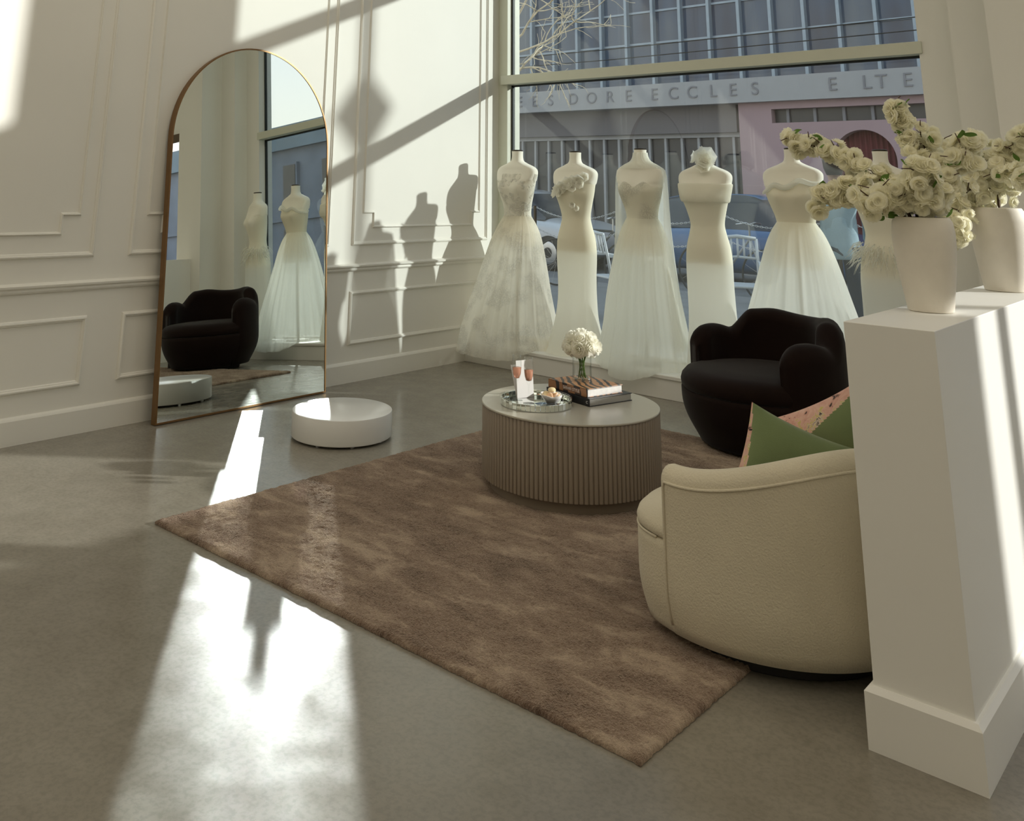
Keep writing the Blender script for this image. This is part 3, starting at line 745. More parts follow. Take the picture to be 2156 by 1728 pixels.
# 3 tulle gown with a cape veil
x3, z3 = 1.512, 1.655
f_, H = dress_form(x3, GY, z3, 'cream dress form in the middle of the window, wearing the tulle gown with sheer cape')
g_ = gown_thing('sweetheart tulle gown with a sheer cape from the neck, third from the panelled wall', x3)
sweet = lambda a: (.035*(math.exp(-((cos(a)-.42)/.26)**2)+math.exp(-((cos(a)+.42)/.26)**2)) - .02) if math.sin(a) < 0 else -.01
gown_loft(g_, 'bodice', M['tulle_lace'], [body_row(-.25), body_row(-.28), body_row(-.31), body_row(-.37), body_row(-.43), body_row(-.49, .01), body_row(-.545, .02)], H, top=sweet)
rows = [(-.50, .118, .082, 0, 0, .03), (-.57, .150, .115, 0, 0, .09), (-.68, .185, .15, 0, 0, .13), (-.85, .22, .19, 0, -.01, .14), (-1.05, .255, .22, 0, -.02, .14), (-1.25, .285, .25, .01, -.03, .15), (-1.42, .315, .29, .015, -.05, .16), (-1.50, .33, .30, .015, -.06, .17)]
gown_loft(g_, 'skirt', M['tulle'], rows, H, seed=9, folds=((9, .5), (15, .3), (23, .2)), drape=kerb_drape(x3), hemjit=.03)
R = []
for z, rx, ry in ((-.045, .05, .052), (-.075, .062, .060), (-.10, .105, .068), (-.125, .155, .076), (-.15, .192, .082), (-.20, .203, .092), (-.32, .208, .12), (-.55, .210, .15), (-.80, .225, .19), (-1.1, .255, .23), (-1.38, .29, .28)):
    R.append([((rx+.006)*cos(a)*(1+.015*math.sin(14*a)), (ry+.006)*math.sin(a)*(1+.03*math.sin(14*a)), H+z) for a in np.linspace(-.35, PI+.35, 80)])
MB().rings(R, False, False, False).obj('cape', M['organza'], g_, smooth=True, label='sheer organza cape')
gown_loft(g_, 'neck_veil', M['organza'], [(-.02, .046, .048, 0, 0, .02), (-.055, .052, .054, 0, 0, .05), (-.085, .075, .06, 0, 0, .05), (-.11, .128, .070, 0, 0, .03), (-.14, .182, .076, 0, 0, .01)], H, off=.008, seed=3)
# 4 column gown with folded band
x4, z4 = 2.030, 1.630
f_, H = dress_form(x4, GY, z4, 'cream dress form fourth from the panelled wall, wearing the column gown and flower choker')
g_ = gown_thing('plain ivory column gown with a folded band at the bust, fourth from the panelled wall', x4)
rows = [body_row(-.225), body_row(-.27), body_row(-.32), body_row(-.40), body_row(-.49), body_row(-.56), (-.64, .148, .105, 0, 0, 0), (-.74, .158, .112, 0, 0, 0), (-.90, .158, .115, 0, 0, .005), (-1.1, .160, .12, .005, 0, .01), (-1.3, .17, .14, .01, -.01, .03), (-1.475, .185, .16, .015, -.02, .05)]
gown_loft(g_, 'dress_body', M['satin'], rows, H, seed=13, folds=((5, .6), (9, .4)), drape=kerb_drape(x4))
gown_loft(g_, 'folded_band', M['satin'], [(-.215, .190, .083, 0, -.010, 0), (-.222, .196, .094, 0, -.012, .005), (-.25, .192, .100, 0, -.016, .01), (-.30, .180, .112, 0, -.020, .01), (-.335, .170, .112, 0, -.018, .01), (-.345, .160, .102, 0, -.016, 0)], H, off=.008, seed=14)
ck = thing('flower_choker', 'sheer white flower choker around the neck of the fourth dress form', 'necklace', (x4, GY, .150+H-.05))
gown_loft(ck, 'band', M['satin'], [(.012, .050, .052, 0, 0, .02), (-.012, .050, .052, 0, 0, .02)], 0)
o = flower_petals(.075, 7, 3, 8, .7).obj('organza_flower', M['organza'], ck, smooth=True); o.location = (.035, -.055, .0); o.rotation_euler = (1.25, .35, .3)
o = flower_petals(.05, 6, 3, 9, .7).obj('organza_flower', M['satin'], ck, smooth=True); o.location = (.03, -.065, -.045); o.rotation_euler = (1.4, .3, .2)
o = flower_petals(.04, 5, 2, 10, .7).obj('organza_flower', M['organza'], ck, smooth=True); o.location = (-.055, -.02, .012); o.rotation_euler = (1.2, -.9, -.6)
# 5 draped corset ball gown
x5, z5 = 2.658, 1.645
f_, H = dress_form(x5, GY, z5, 'cream dress form fifth from the panelled wall, with bare neck, wearing the corset ball gown')
g_ = gown_thing('corset ball gown with draped sweetheart neckline and wide tulle skirt, fifth from the panelled wall', x5)
gown_loft(g_, 'bodice', M['crepe'], [body_row(-.235), body_row(-.27), body_row(-.31), body_row(-.37), body_row(-.43), body_row(-.49, .01), body_row(-.55, .02)], H, top=lambda a: sweet(a)*1.1+.02*cos(a), folds=((18, .6), (11, .4)))
b = MB(); b.tube([((prof_at(TORSO, -.24)[0]+.016)*cos(a), (prof_at(TORSO, -.24)[1]+.022)*math.sin(a)-.008-(.012 if math.sin(a) < -.5 else 0), H-.235+1.0*sweet(a)+.035*cos(a)) for a in np.linspace(PI*1.02, PI*2.05, 40)], [.006+.012*math.sin(PI*i/39) for i in range(40)], 10)
b.obj('draped_sash', M['organza'], g_, smooth=True)
rows = [(-.47, .117, .082, 0, 0, .02), (-.54, .160, .125, 0, 0, .07), (-.64, .20, .165, 0, 0, .10), (-.80, .25, .21, 0, 0, .11), (-1.0, .31, .26, 0, -.01, .11), (-1.2, .37, .31, .0, -.02, .12), (-1.38, .42, .34, 0, -.03, .12), (-1.49, .45, .36, 0, -.04, .13)]
gown_loft(g_, 'skirt', M['tulle'], rows, H, seed=19, folds=((13, .5), (19, .3), (31, .2)), drape=kerb_drape(x5), hemjit=.02)
# 6 feathered sheath with slit
x6, z6 = 3.235, 1.625
f_, H = dress_form(x6, GY-.05, z6, 'cream dress form beside the pier, behind the blossoms, wearing the feathered slit gown', .3)
g_ = gown_thing('draped satin gown with feathers at the hip and a high slit, beside the pier', x6, GY-.05, .3)
n_ = 160; rows = catmull([body_row(-.24), body_row(-.31), body_row(-.40), body_row(-.49), body_row(-.56), (-.64, .150, .108, 0, 0, 0), (-.76, .165, .118, 0, 0, .01), (-.95, .165, .12, 0, 0, .02), (-1.2, .17, .13, 0, 0, .03), (-1.46, .19, .16, 0, 0, .04)], 5); R = []
for z, rx, ry, cx, cy, amp in rows:
    op = .45*sm(-z, .78, 1.4); R.append([])
    for j in range(n_+1):
        a = -1.15+op + (2*PI-2*op)*j/n_
        R[-1].append(((rx+.007)*cos(a)*(1+amp*math.sin(9*a)), cy+(ry+.007)*math.sin(a)*(1+amp*math.sin(9*a)), H+z))
MB().rings(R, False, False, False).obj('dress_body', M['satin'], g_, smooth=True)
b = MB()
for k_ in range(90):
    a = rnd.uniform(PI*.85, PI*1.7); z0 = H-.60+rnd.uniform(-.06, .06); q = Vector((.155*cos(a), .11*math.sin(a), z0)); d = Vector((cos(a), math.sin(a), -.9+rnd.uniform(-.4, .3))).normalized()
    b.tube([q, q+d*.05+Vector((0, 0, .012)), q+d*.10+Vector((rnd.uniform(-.02, .02), rnd.uniform(-.02, .02), -.01))], [.003, .0025, .0004], 4)
b.obj('feather_trim', M['organza'], g_, smooth=True)['kind'] = 'stuff'

# ------------------------------------------------------------------ vases and blossom branches on the half wall
def big_vase(x, y, label, s=1.0):
    r = thing('ceramic_vase', label, 'vase', (x, y, 1.011), 0, 'ceramic vases on the half wall')
    pr = [(.074, 0), (.080, .003), (.090, .06), (.103, .14), (.111, .21), (.112, .25), (.107, .285), (.098, .300), (.092, .301), (.090, .292), (.097, .24), (.095, .15), (.06, .02), (.002, .015)]
    MB().lathe([(a*s*.80, z*s*.93) for a, z in pr], 80).obj('vase_body', M['ceramic'], r, smooth=True, auto=50)
big_vase(4.218, -2.680, 'pale ceramic vase of blossoms nearest the end of the half wall')
big_vase(4.232, -1.730, 'pale ceramic vase of blossoms farther back on the half wall', 1.1)
def blossom_mesh(seed):
    b = MB(); rr = random.Random(seed)
    for ly, (n, R, tl) in enumerate(((6, .031, .25), (6, .026, .75), (5, .018, 1.5))):
        for k_ in range(n):
            a = 2*PI*k_/n+ly*.5+rr.uniform(-.1, .1); nu, nv = 4, 3; V = []; wd = R*.62
            for i in range(nu+1):
                u = -1+2*i/nu
                for j in range(nv+1):
                    t = j/nv; rad = R*(.05+.95*t*(1-.14*u*u)); ww = wd*math.sin((.12+.75*t)*PI*.75)*u
                    V.append((rad*cos(a)-ww*math.sin(a), rad*math.sin(a)+ww*cos(a), R*tl*t**1.4*.6+R*.10*rr.uniform(-1, 1)+R*.12*u*u))
            b.add(V, [(i*(nv+1)+j, (i+1)*(nv+1)+j, (i+1)*(nv+1)+j+1, i*(nv+1)+j+1) for i in range(nu) for j in range(nv)])
    return b
BL = []
def leaf_mesh():
    b = MB(); V = []
    for i in range(7):
        t = i/6; w_ = .013*math.sin(PI*t**.8)
        V += [(-w_, t*.05, .004*t), (0, t*.05, 0), (w_, t*.05, .004*t)]
    b.add(V, [(i*3+k_, i*3+k_+1, i*3+k_+4, i*3+k_+3) for i in range(6) for k_ in range(2)]); return b
LF = []
def branch(base, pts, nb_, spread, label, size=.86, nl=5, t0=.25):
    nb_ = int(nb_*2.5)
    r = thing('blossom_branch', label, 'branch', base, 0, 'white blossom branches in the vases')
    P = catmull([(0, 0, 0)]+[tuple(Vector(p_)-Vector(base)) for p_ in pts], 10); k = len(P)
    b = MB(); b.tube(P, [.0055-.0035*i/k for i in range(k)], 6)
    tw = []
    for i in range(7):
        q = Vector(P[int(k*(t0+(1-t0)*(i+.5)/7.2))]); e = q+Vector((rnd.uniform(-1, 1), rnd.uniform(-1, 1), rnd.uniform(-.4, 1))).normalized()*spread*1.1
        b.tube([q, (q+e)/2+Vector((0, 0, .008)), e], [.0025, .002, .0015], 5); tw.append(e)
    b.obj('stem', M['twig'], r, smooth=True, label='dark brown branch')
    for i in range(nb_):
        t = t0+(1-t0)*(i+rnd.random())/nb_; q = Vector(P[min(k-1, int(t*k))])
        d = Vector((rnd.gauss(0, 1), rnd.gauss(0, 1), rnd.gauss(0, 1))).normalized(); q = q+d*spread*rnd.uniform(.25, 1.0)*(1.15-.45*t)
        wq = q+Vector(base)
        if wq.z < 1.305 and any(math.hypot(wq.x-vx, wq.y-vy) < .135 for vx, vy in ((4.218, -2.68), (4.232, -1.73))): continue
        if len(BL) < 4: o = blossom_mesh(20+len(BL)).obj('blossom', [M['petal']], r, smooth=True); BL.append(o)
        else: o = BL[rnd.randrange(4)].copy(); COL.objects.link(o); o.parent = r
        o.location = q; s_ = size*rnd.uniform(.8, 1.2); o.scale = (s_, s_, s_); o.rotation_euler = ((d+Vector((rnd.uniform(-.6, .6), rnd.uniform(-.9, .3), rnd.uniform(-.3, .6)))).to_track_quat('Z', 'Y')).to_euler()
    for i in range(nl):
        q = Vector(P[int(k*rnd.uniform(t0, .98))]); d = Vector((rnd.uniform(-1, 1), rnd.uniform(-1, .2), rnd.uniform(-.3, 1))).normalized()
        if not LF: o = leaf_mesh().obj('leaf', M['leaf'], r, smooth=True, label='small green leaf'); LF.append(o)
        else: o = LF[0].copy(); COL.objects.link(o); o.parent = r
        o.location = q+d*spread*.8; o.rotation_euler = (rnd.uniform(-1, 1), rnd.uniform(-1, 1), rnd.uniform(0, 6)); s_ = rnd.uniform(.7, 1.1); o.scale = (s_,)*3
A_ = (4.205, -2.68, 1.06); B_ = (4.232, -1.73, 1.08)
branch(A_, [(4.17, -2.67, 1.33), (4.02, -2.64, 1.45), (3.90, -2.62, 1.51), (3.78, -2.62, 1.545)], 34, .050, 'white blossom branch reaching farthest left in front of the fifth dress form', nl=6)
branch(A_, [(4.17, -2.70, 1.30), (4.06, -2.70, 1.36), (3.97, -2.70, 1.36), (3.89, -2.70, 1.325)], 36, .065, 'white blossom branch drooping low to the left above the gown skirt', nl=5)
branch(A_, [(4.20, -2.66, 1.35), (4.19, -2.62, 1.50), (4.17, -2.60, 1.60), (4.145, -2.60, 1.655)], 16, .038, 'white blossom branch sticking up highest beside the window jamb', nl=4, t0=.45)
branch(A_, [(4.23, -2.70, 1.31), (4.25, -2.75, 1.38), (4.26, -2.80, 1.43)], 34, .08, 'white blossom branch in the middle of the near vase', nl=4)
branch(A_, [(4.26, -2.66, 1.33), (4.32, -2.62, 1.44), (4.36, -2.58, 1.53)], 30, .07, 'white blossom branch leaning right from the near vase', nl=4)
branch(A_, [(4.19, -2.72, 1.31), (4.15, -2.78, 1.35), (4.11, -2.83, 1.34)], 30, .07, 'white blossom branch over the front rim of the near vase', nl=3)
branch(A_, [(4.22, -2.66, 1.33), (4.24, -2.60, 1.45), (4.20, -2.55, 1.56)], 30, .075, 'white blossom branch rising at the back of the near vase', nl=3)
branch(B_, [(4.20, -1.74, 1.40), (4.15, -1.80, 1.36), (4.12, -1.90, 1.25), (4.12, -1.94, 1.20)], 28, .075, 'white blossom branch hanging down in front of the far vase', nl=3)
branch(B_, [(4.22, -1.75, 1.42), (4.12, -1.80, 1.52), (4.02, -1.85, 1.58)], 28, .08, 'white blossom branch leaning left from the far vase', nl=3)
branch(B_, [(4.26, -1.74, 1.44), (4.34, -1.78, 1.54), (4.42, -1.80, 1.61)], 32, .085, 'white blossom branch rising right from the far vase', nl=5)
branch(B_, [(4.26, -1.76, 1.42), (4.36, -1.90, 1.44), (4.45, -2.00, 1.42)], 30, .08, 'white blossom branch reaching toward the room from the far vase', nl=4)

#OUTSIDE
# ------------------------------------------------------------------ street outside
M['pave'] = plain('sidewalk_paving', (.20, .195, .19), .85, var=.15, scale=3, bump=.2)
M['asphalt'] = plain('asphalt', (.12, .12, .125), .9, var=.2, scale=5, bump=.3)
struct(MB().box(-40, 50, .60, 6.6, -.14, -.02).obj('ground_sidewalk', M['pave']))
struct(MB().box(-40, 50, 6.6, 11.6, -.25, -.12).obj('ground_street', M['asphalt']))
struct(MB().box(-40, 50, 11.6, 22, -.14, -.02).obj('ground_far_sidewalk', M['pave']))
M['facade'] = plain('grey_facade', (.16, .15, .155), .8, var=.06, scale=1)
M['band'] = plain('sign_band_grey', (.33, .335, .345), .6, var=.03)
M['mull'] = plain('pale_blue_mullion', (.27, .33, .39), .4, .2)
m = N('blue_office_glass'); v = m.coord((1.35, 1, .25)); f = m.noise(v, 1.0, 2)
p = m.bsdf(m.ramp(f, [(.35, (.022, .035, .07)), (.5, (.045, .075, .13)), (.68, (.11, .13, .16))]), .08, 0, **{'Specular_IOR_Level': .7}); M['office'] = m.m
M['pink'] = plain('pink_stucco', (.36, .255, .27), .85, var=.05, scale=1)
M['darkwin'] = plain('dark_shop_window', (.035, .035, .04), .3, var=.3, scale=1)
M['curtain'] = plain('dark_red_curtain', (.16, .04, .045), .9, var=.3, scale=3)
M['letter'] = plain('grey_letters', (.20, .20, .22), .6)
M['stone'] = plain('blue_grey_stone', (.14, .165, .215), .85, var=.15, scale=1.5)
M['slate'] = plain('slate_roof', (.12, .17, .22), .7, var=.15, scale=2)
FY = 14.0
ob = thing('office_building', 'tall glass fronted building across the street with a pale lettered sign band', 'building', (-6, FY, 0))
def at(o, x, y, z=0): return Vector((x, y, z))-o.location
def bxw(o, x0, x1, y0, y1, z0, z1, b=None):
    b = b or MB(); L0 = o.location; return b.box(x0-L0.x, x1-L0.x, y0-L0.y, y1-L0.y, z0-L0.z, z1-L0.z)
bxw(ob, -22, 3.6, FY, FY+6, 3.86, 13).obj('glass_wall', M['office'], ob)
bxw(ob, -22, 3.6, FY+.25, FY+6, -.05, 3.86).obj('ground_floor_wall', M['facade'], ob)
x = -12.6; k = 0
while x < 3.6:
    bxw(ob, x-.035, x+.035, FY-.16, FY, 3.86, 13).obj('mullion', M['mull'], ob); x += .742; k += 1
for z in (6.9, 10.1): bxw(ob, -22, 3.6, FY-.05, FY, z, z+.35).obj('floor_slab', M['facade'], ob)
for z in (4.9, 5.7, 8.2): bxw(ob, -22, 3.6, FY-.04, FY, z, z+.05).obj('glazing_bar', M['mull'], ob)
bd = bxw(ob, -22, 3.6, FY-.45, FY+.25, 3.32, 3.86); sb = bd.obj('sign_band', M['band'], ob)
for ch, lx in (('L', -10.3), ('E', -9.80), ('E', -9.29), ('S', -8.78), ('D', -8.07), ('O', -7.52), ('R', -6.98), ('E', -6.46), ('E', -5.75), ('C', -5.25), ('C', -4.77), ('L', -4.25), ('E', -3.78), ('S', -3.27), ('E', -1.60), ('L', -.92), ('L', -.80), ('T', -.64), ('E', -.15)):
    if ch == 'L' and lx == -.80: continue
    t_ = Matrix.Translation(at(ob, lx, FY-.462, 3.60)) @ Matrix.Rotation(PI/2, 4, 'X')
    q = text_mb(ch, .40, .006, t_).obj('sign_letter', M['letter'], sb, label='grey capital letter '+ch)
# storefront glazing left
bxw(ob, -12, -3.9, FY+.12, FY+.25, .1, 2.66).obj('shop_window', M['darkwin'], ob)
for i in range(19):
    xx = -11.8+i*.43; bxw(ob, xx-.03, xx+.03, FY+.04, FY+.12, .1, 2.62).obj('window_bar', M['band'], ob)
bxw(ob, -12, -3.9, FY+.02, FY+.12, 2.60, 2.70).obj('window_head', M['band'], ob)
bxw(ob, -12, -3.9, FY-.10, FY+.22, 2.70, 3.32).obj('shade_soffit', M['facade'], ob)
# pink shop
ps = thing('pink_shop', 'pink rendered shop front with a ribbon window and an arched doorway across the street', 'building', (-1.2, FY-.15, 0))
def arch_wall(o, x0, x1, z0, z1, cx, r, zs, y0, y1, mat, nm):
    """wall with an arched opening cut to the ground"""
    L0 = o.location; b = MB(); n = 24
    top = [(cx+r*cos(a), zs+r*math.sin(a)) for a in np.linspace(PI, 0, n+1)]
    lo = [(x0, z0), (cx-r, z0)]; poly = [(x0, z1)]+[(x0, z0), (cx-r, z0)]+top+[(cx+r, z0), (x1, z0), (x1, z1)]
    up_ = [(x0, z1)]
    for yy in (y0, y1): pass
    # strips
    def quad(p1, p2, p3, p4): 
        V = [(p[0]-L0.x, y-L0.y, p[1]-L0.z) for y in (y0, y1) for p in (p1, p2, p3, p4)]
        b.add(V, [(0, 1, 2, 3), (7, 6, 5, 4), (0, 4, 5, 1), (1, 5, 6, 2), (2, 6, 7, 3), (3, 7, 4, 0)])
    quad((x0, z0), (cx-r, z0), (cx-r, z1), (x0, z1)); quad((cx+r, z0), (x1, z0), (x1, z1), (cx+r, z1))
    for i in range(n): quad(top[i], top[i+1], (top[i+1][0], z1), (top[i][0], z1))
    return b.obj(nm, mat, o)
arch_wall(ps, -3.75, .9, 0, 2.86, -1.15, .62, 2.05, FY-.30, FY-.05, M['pink'], 'wall')
bxw(ps, -3.75, .9, FY-.30, FY-.05, 3.16, 3.34).obj('wall_top', M['pink'], ps)
bxw(ps, -3.75, -3.0, FY-.30, FY-.05, 2.86, 3.16).obj('wall_side', M['pink'], ps)
bxw(ps, -3.0, .9, FY-.10, FY-.02, 2.86, 3.16).obj('ribbon_window', M['darkwin'], ps, label='dark ribbon window')
for xx in (-2.7, -2.12, -1.52, -.95, -.38, .2): bxw(ps, xx-.03, xx+.03, FY-.16, FY-.10, 2.86, 3.16).obj('window_bar', M['letter'], ps)
b = MB(); L0 = ps.location
b.rings([[(x_-L0.x, FY-.02+.03*math.sin(x_*60)-L0.y, z_) for x_ in np.linspace(-1.8, -.5, 80)] for z_ in (0, 2.7)], False, False, False); b.obj('curtain', M['curtain'], ps, smooth=True)
tag(bxw(ps, -2.0, -1.2, FY-.36, FY-.30, 3.0, 3.04).obj('sign_plate', M['band'], ps)) if False else None
# low building opposite, towards the sun
lb_ = thing('stone_building', 'low blue grey stone building with tall dark windows, seen in the mirror reflection', 'building', (22, 16, 0))
bxw(lb_, 5, 44, 16, 22, 0, 5.3).obj('wall', M['stone'], lb_)
bxw(lb_, 5, 44, 15.8, 22, 5.3, 6.2).obj('roof', M['slate'], lb_)
for i in range(17):
    xx = 6.5+i*2.2
    for z0, z1 in ((.9, 2.4), (3.1, 4.7)):
        q = bxw(lb_, xx-.42, xx+.42, 15.86, 16, z0-.08, z1+.08).obj('window_surround', M['stone'], lb_)
        bxw(lb_, xx-.34, xx+.34, 15.84, 15.9, z0, z1).obj('glass', M['darkwin'], q)
bxw(lb_, 5, 44, 15.9, 16, 2.7, 2.85).obj('string_course', M['stone'], lb_)
# bare tree
M['bark'] = plain('sunlit_bark', (.56, .48, .34), .8, var=.25, scale=14)  # sun on the twigs is put into this light bough colour
tr_ = thing('bare_tree', 'leafless street tree with sunlit twigs behind the upper window pane', 'tree', (-2.62, 4.0, -.03))
b = MB(); b.tube([(0, 0, 0), (.02, 0, 1.5), (-.02, .02, 2.8), (.03, 0, 4.0), (.0, 0, 5.6)], [.10, .085, .075, .06, .03], 10); b.obj('trunk', plain('dark_bark', (.12, .10, .08), .9, var=.3, scale=12), tr_, smooth=True)
tr_rnd = random.Random(4)
def grow(b, p, d, ln, r, depth):
    pts = [p]; rad = [r]; q = Vector(p); dd = Vector(d)
    for i in range(5):
        dd = (dd+Vector((tr_rnd.uniform(-.28, .28), tr_rnd.uniform(-.28, .28), tr_rnd.uniform(-.25, .25)))).normalized(); q = q+dd*ln/5; pts.append(q.copy()); rad.append(r*(1-.11*(i+1)))
    b.tube(pts, rad, 5)
    if depth:
        for i in range(2, 6):
            for _ in range(2 if depth > 1 else 1):
                e = (dd+Vector((tr_rnd.uniform(-.9, .9), tr_rnd.uniform(-.6, .6), tr_rnd.uniform(-.7, .7)))).normalized()
                grow(b, pts[i], e, ln*tr_rnd.uniform(.35, .62), r*.5, depth-1)
for z_, d, ln in ((2.9, (1, 0, .35), 1.0), (3.2, (1, .1, .12), 1.3), (3.35, (1, -.2, .6), 1.1), (3.0, (.9, -.3, -.05), .8), (3.6, (.9, .1, .7), 1.3), (3.4, (-.9, .1, .5), 1.2), (4.1, (.6, .1, .9), 1.2), (4.4, (-.5, -.3, .9), 1.1), (2.6, (-.9, .2, .5), 1.1)):
    b = MB(); grow(b, Vector((0, 0, z_)), Vector(d).normalized(), ln, .018, 2); b.obj('bough', M['bark'], tr_, smooth=True)
# overhead wires
for i, z in enumerate((4.02, 4.28, 4.52)):
    o = MB().tube([(-20, 12, z+.1), (-6, 12, z), (8, 12, z+.1)], .011, 6).obj('overhead_wire', M['black'], smooth=True)
    tag(o, ['lowest', 'middle', 'highest'][i]+' of the thin black wires strung across the street', 'wire', 'wires over the street')
# street lamp whose shadow falls on the panelled wall
sl = thing('street_lamp', 'dark street lamp post with a pointed lantern, seen in the mirror reflection', 'street lamp', (7.20, 5.0, -.02))
MB().lathe([(.12, 0), (.12, .25), (.07, .35), (.055, .6), (.05, 6.8)], 16).obj('post', M['metal_dark'], sl, smooth=True, auto=40)
MB().lathe([(.03, 4.25), (.07, 4.42), (.24, 4.70), (.05, 4.98), (.02, 5.2)], 8).obj('lantern', M['metal_dark'], sl)
MB().tube([(0, 0, 4.72), (.5, -.2, 4.72), (.9, -.36, 4.66)], .014, 8).obj('arm', M['metal_dark'], sl, smooth=True)
MB().lathe([(.04, 2.15), (.13, 2.25), (.15, 2.30), (.06, 2.42)], 12, (.0, 0, 0)).obj('collar', M['metal_dark'], sl)
# cars
def car(label, x, y, mat, rz=0, hb=1.45, group='parked cars'):
    r = thing('parked_car', label, 'car', (x, y, -.12), rz, group)
    st = [(-2.10, .38, .62, .66), (-2.02, .24, .74, .78), (-1.6, .20, .90, .86), (-.9, .20, .95, .90), (0, .20, .97, .91), (.9, .20, .96, .90), (1.3, .20, .93, .89), (1.75, .22, .86, .84), (2.05, .26, .74, .76), (2.14, .38, .58, .62)]
    P = catmull(st, 4); R = []
    for X_, zb, zt, hw_ in P:
        ring = []
        for j in range(28):
            a = 2*PI*j/28; c, s_ = sexp(a, .45); ring.append((X_, hw_*c, (zb+zt)/2+(zt-zb)/2*s_))
        R.append(ring)
    MB().rings(R).obj('body', mat, r, smooth=True)
    g = [(-1.75, .90, .93, .74), (-1.35, .90, 1.30, .66), (-.9, .90, hb-.03, .62), (-.2, .90, hb, .61), (.35, .90, hb-.03, .61), (.8, .90, 1.20, .65), (1.18, .90, .95, .74)]
    P = catmull(g, 4); R = []
    for X_, zb, zt, hw_ in P:
        R.append([(X_, -.80+.0*X_, zb), (X_, -.78, zb+.05*(zt-zb)), (X_, -hw_, zb+(zt-zb)*.82), (X_, -hw_*.82, zt), (X_, hw_*.82, zt), (X_, hw_, zb+(zt-zb)*.82), (X_, .78, zb+.05*(zt-zb)), (X_, .80, zb)])
    MB().rings(R).obj('windows', M['darkwin'], r, smooth=True, auto=40, label='dark car windows')
    R = [[(X_, -hw_*.84, zt-.05), (X_, -hw_*.78, zt+.012), (X_, hw_*.78, zt+.012), (X_, hw_*.84, zt-.05)] for X_, zb, zt, hw_ in P if -1.25 < X_ < .5]
    MB().rings(R).obj('roof', mat, r, smooth=True)
    for X_ in (-1.3, 1.32):
        for sy in (-1, 1):
            wm = Matrix.Translation((X_, sy*.80, .32)) @ Matrix.Rotation(PI/2, 4, 'X')
            b = MB(); b.lathe([(.20, -.10), (.30, -.10), (.325, -.06), (.325, .06), (.30, .10), (.20, .10)], 32); b.v = [tuple(wm @ Vector(q)) for q in b.v]; wh = b.obj('wheel', M['black'], r, smooth=True, auto=40)
            b = MB(); b.lathe([(.19, -.11), (.205, -.104), (.205, .104), (.19, .11), (.05, .095)], 20); b.v = [tuple(wm @ Vector(q)) for q in b.v]; b.obj('hubcap', M['steel'], wh, smooth=True, auto=40)
    for sy in (-1, 1):
        MB().box(2.0, 2.13, sy*.62-.14, sy*.62+.14, .60, .72).obj('headlight', M['band'], r, bevel=.02)
    return r
CP = lambda n_, c: plain(n_, c, .35, .2, var=.02, Coat_Weight=.6)
car('silver car parked across the street, seen between the first two gowns', -6.6, 9.4, CP('silver_paint', (.42, .43, .45)))
car('blue car parked across the street, seen beside the column gown', -1.75, 9.4, CP('blue_paint', (.045, .10, .21)))
car('black car parked across the street, seen below the blossoms', 3.2, 9.4, CP('black_paint', (.02, .02, .022)))
# cafe barrier with chains
posts = [(-4.3, 4.9), (-2.9, 4.9), (-1.5, 4.9), (-.1, 4.9), (1.3, 4.9), (2.7, 4.9)]
M['chain'] = plain('pale_chain', (.55, .54, .52), .5, .3)
nm_ = ['farthest left', 'second from the left', 'third from the left', 'third from the right', 'second from the right', 'farthest right']
for i, (x, y) in enumerate(posts):
    r = thing('barrier_post', 'dark metal pavement barrier post, '+nm_[i]+' outside the window', 'post', (x, y, -.02), 0, 'barrier posts')
    MB().lathe([(.022, 0), (.022, 1.14)], 12).obj('shaft', M['metal_dark'], r, smooth=True, auto=40); MB().lathe([(.13, 0), (.13, .02), (.03, .04)], 20).obj('foot', M['metal_dark'], r)
for i in range(5):
    (xa, ya), (xb, yb) = posts[i], posts[i+1]
    for z in (1.10, .82):
        pts = [(xa+.022+(xb-xa-.044)*t, ya, z-.14*4*t*(1-t)) for t in np.linspace(0, 1, 46)]
        b = MB()
        for q in range(45):
            c_ = (Vector(pts[q])+Vector(pts[q+1]))/2; d = (Vector(pts[q+1])-Vector(pts[q])).normalized(); sd = Vector((0, 1, 0)) if q % 2 else Vector((0, 0, 1)); sd = (sd-sd.dot(d)*d).normalized()
            b.tube([c_+d*.02*cos(a)+sd*.009*math.sin(a) for a in np.linspace(0, 2*PI, 8, endpoint=False)], .0035, 4, closed=True)
        tag(b.obj('barrier_chain', M['chain']), ('upper' if z > 1 else 'lower')+' pale chain hung from the barrier post '+nm_[i]+' to the next', 'chain', 'barrier chains')
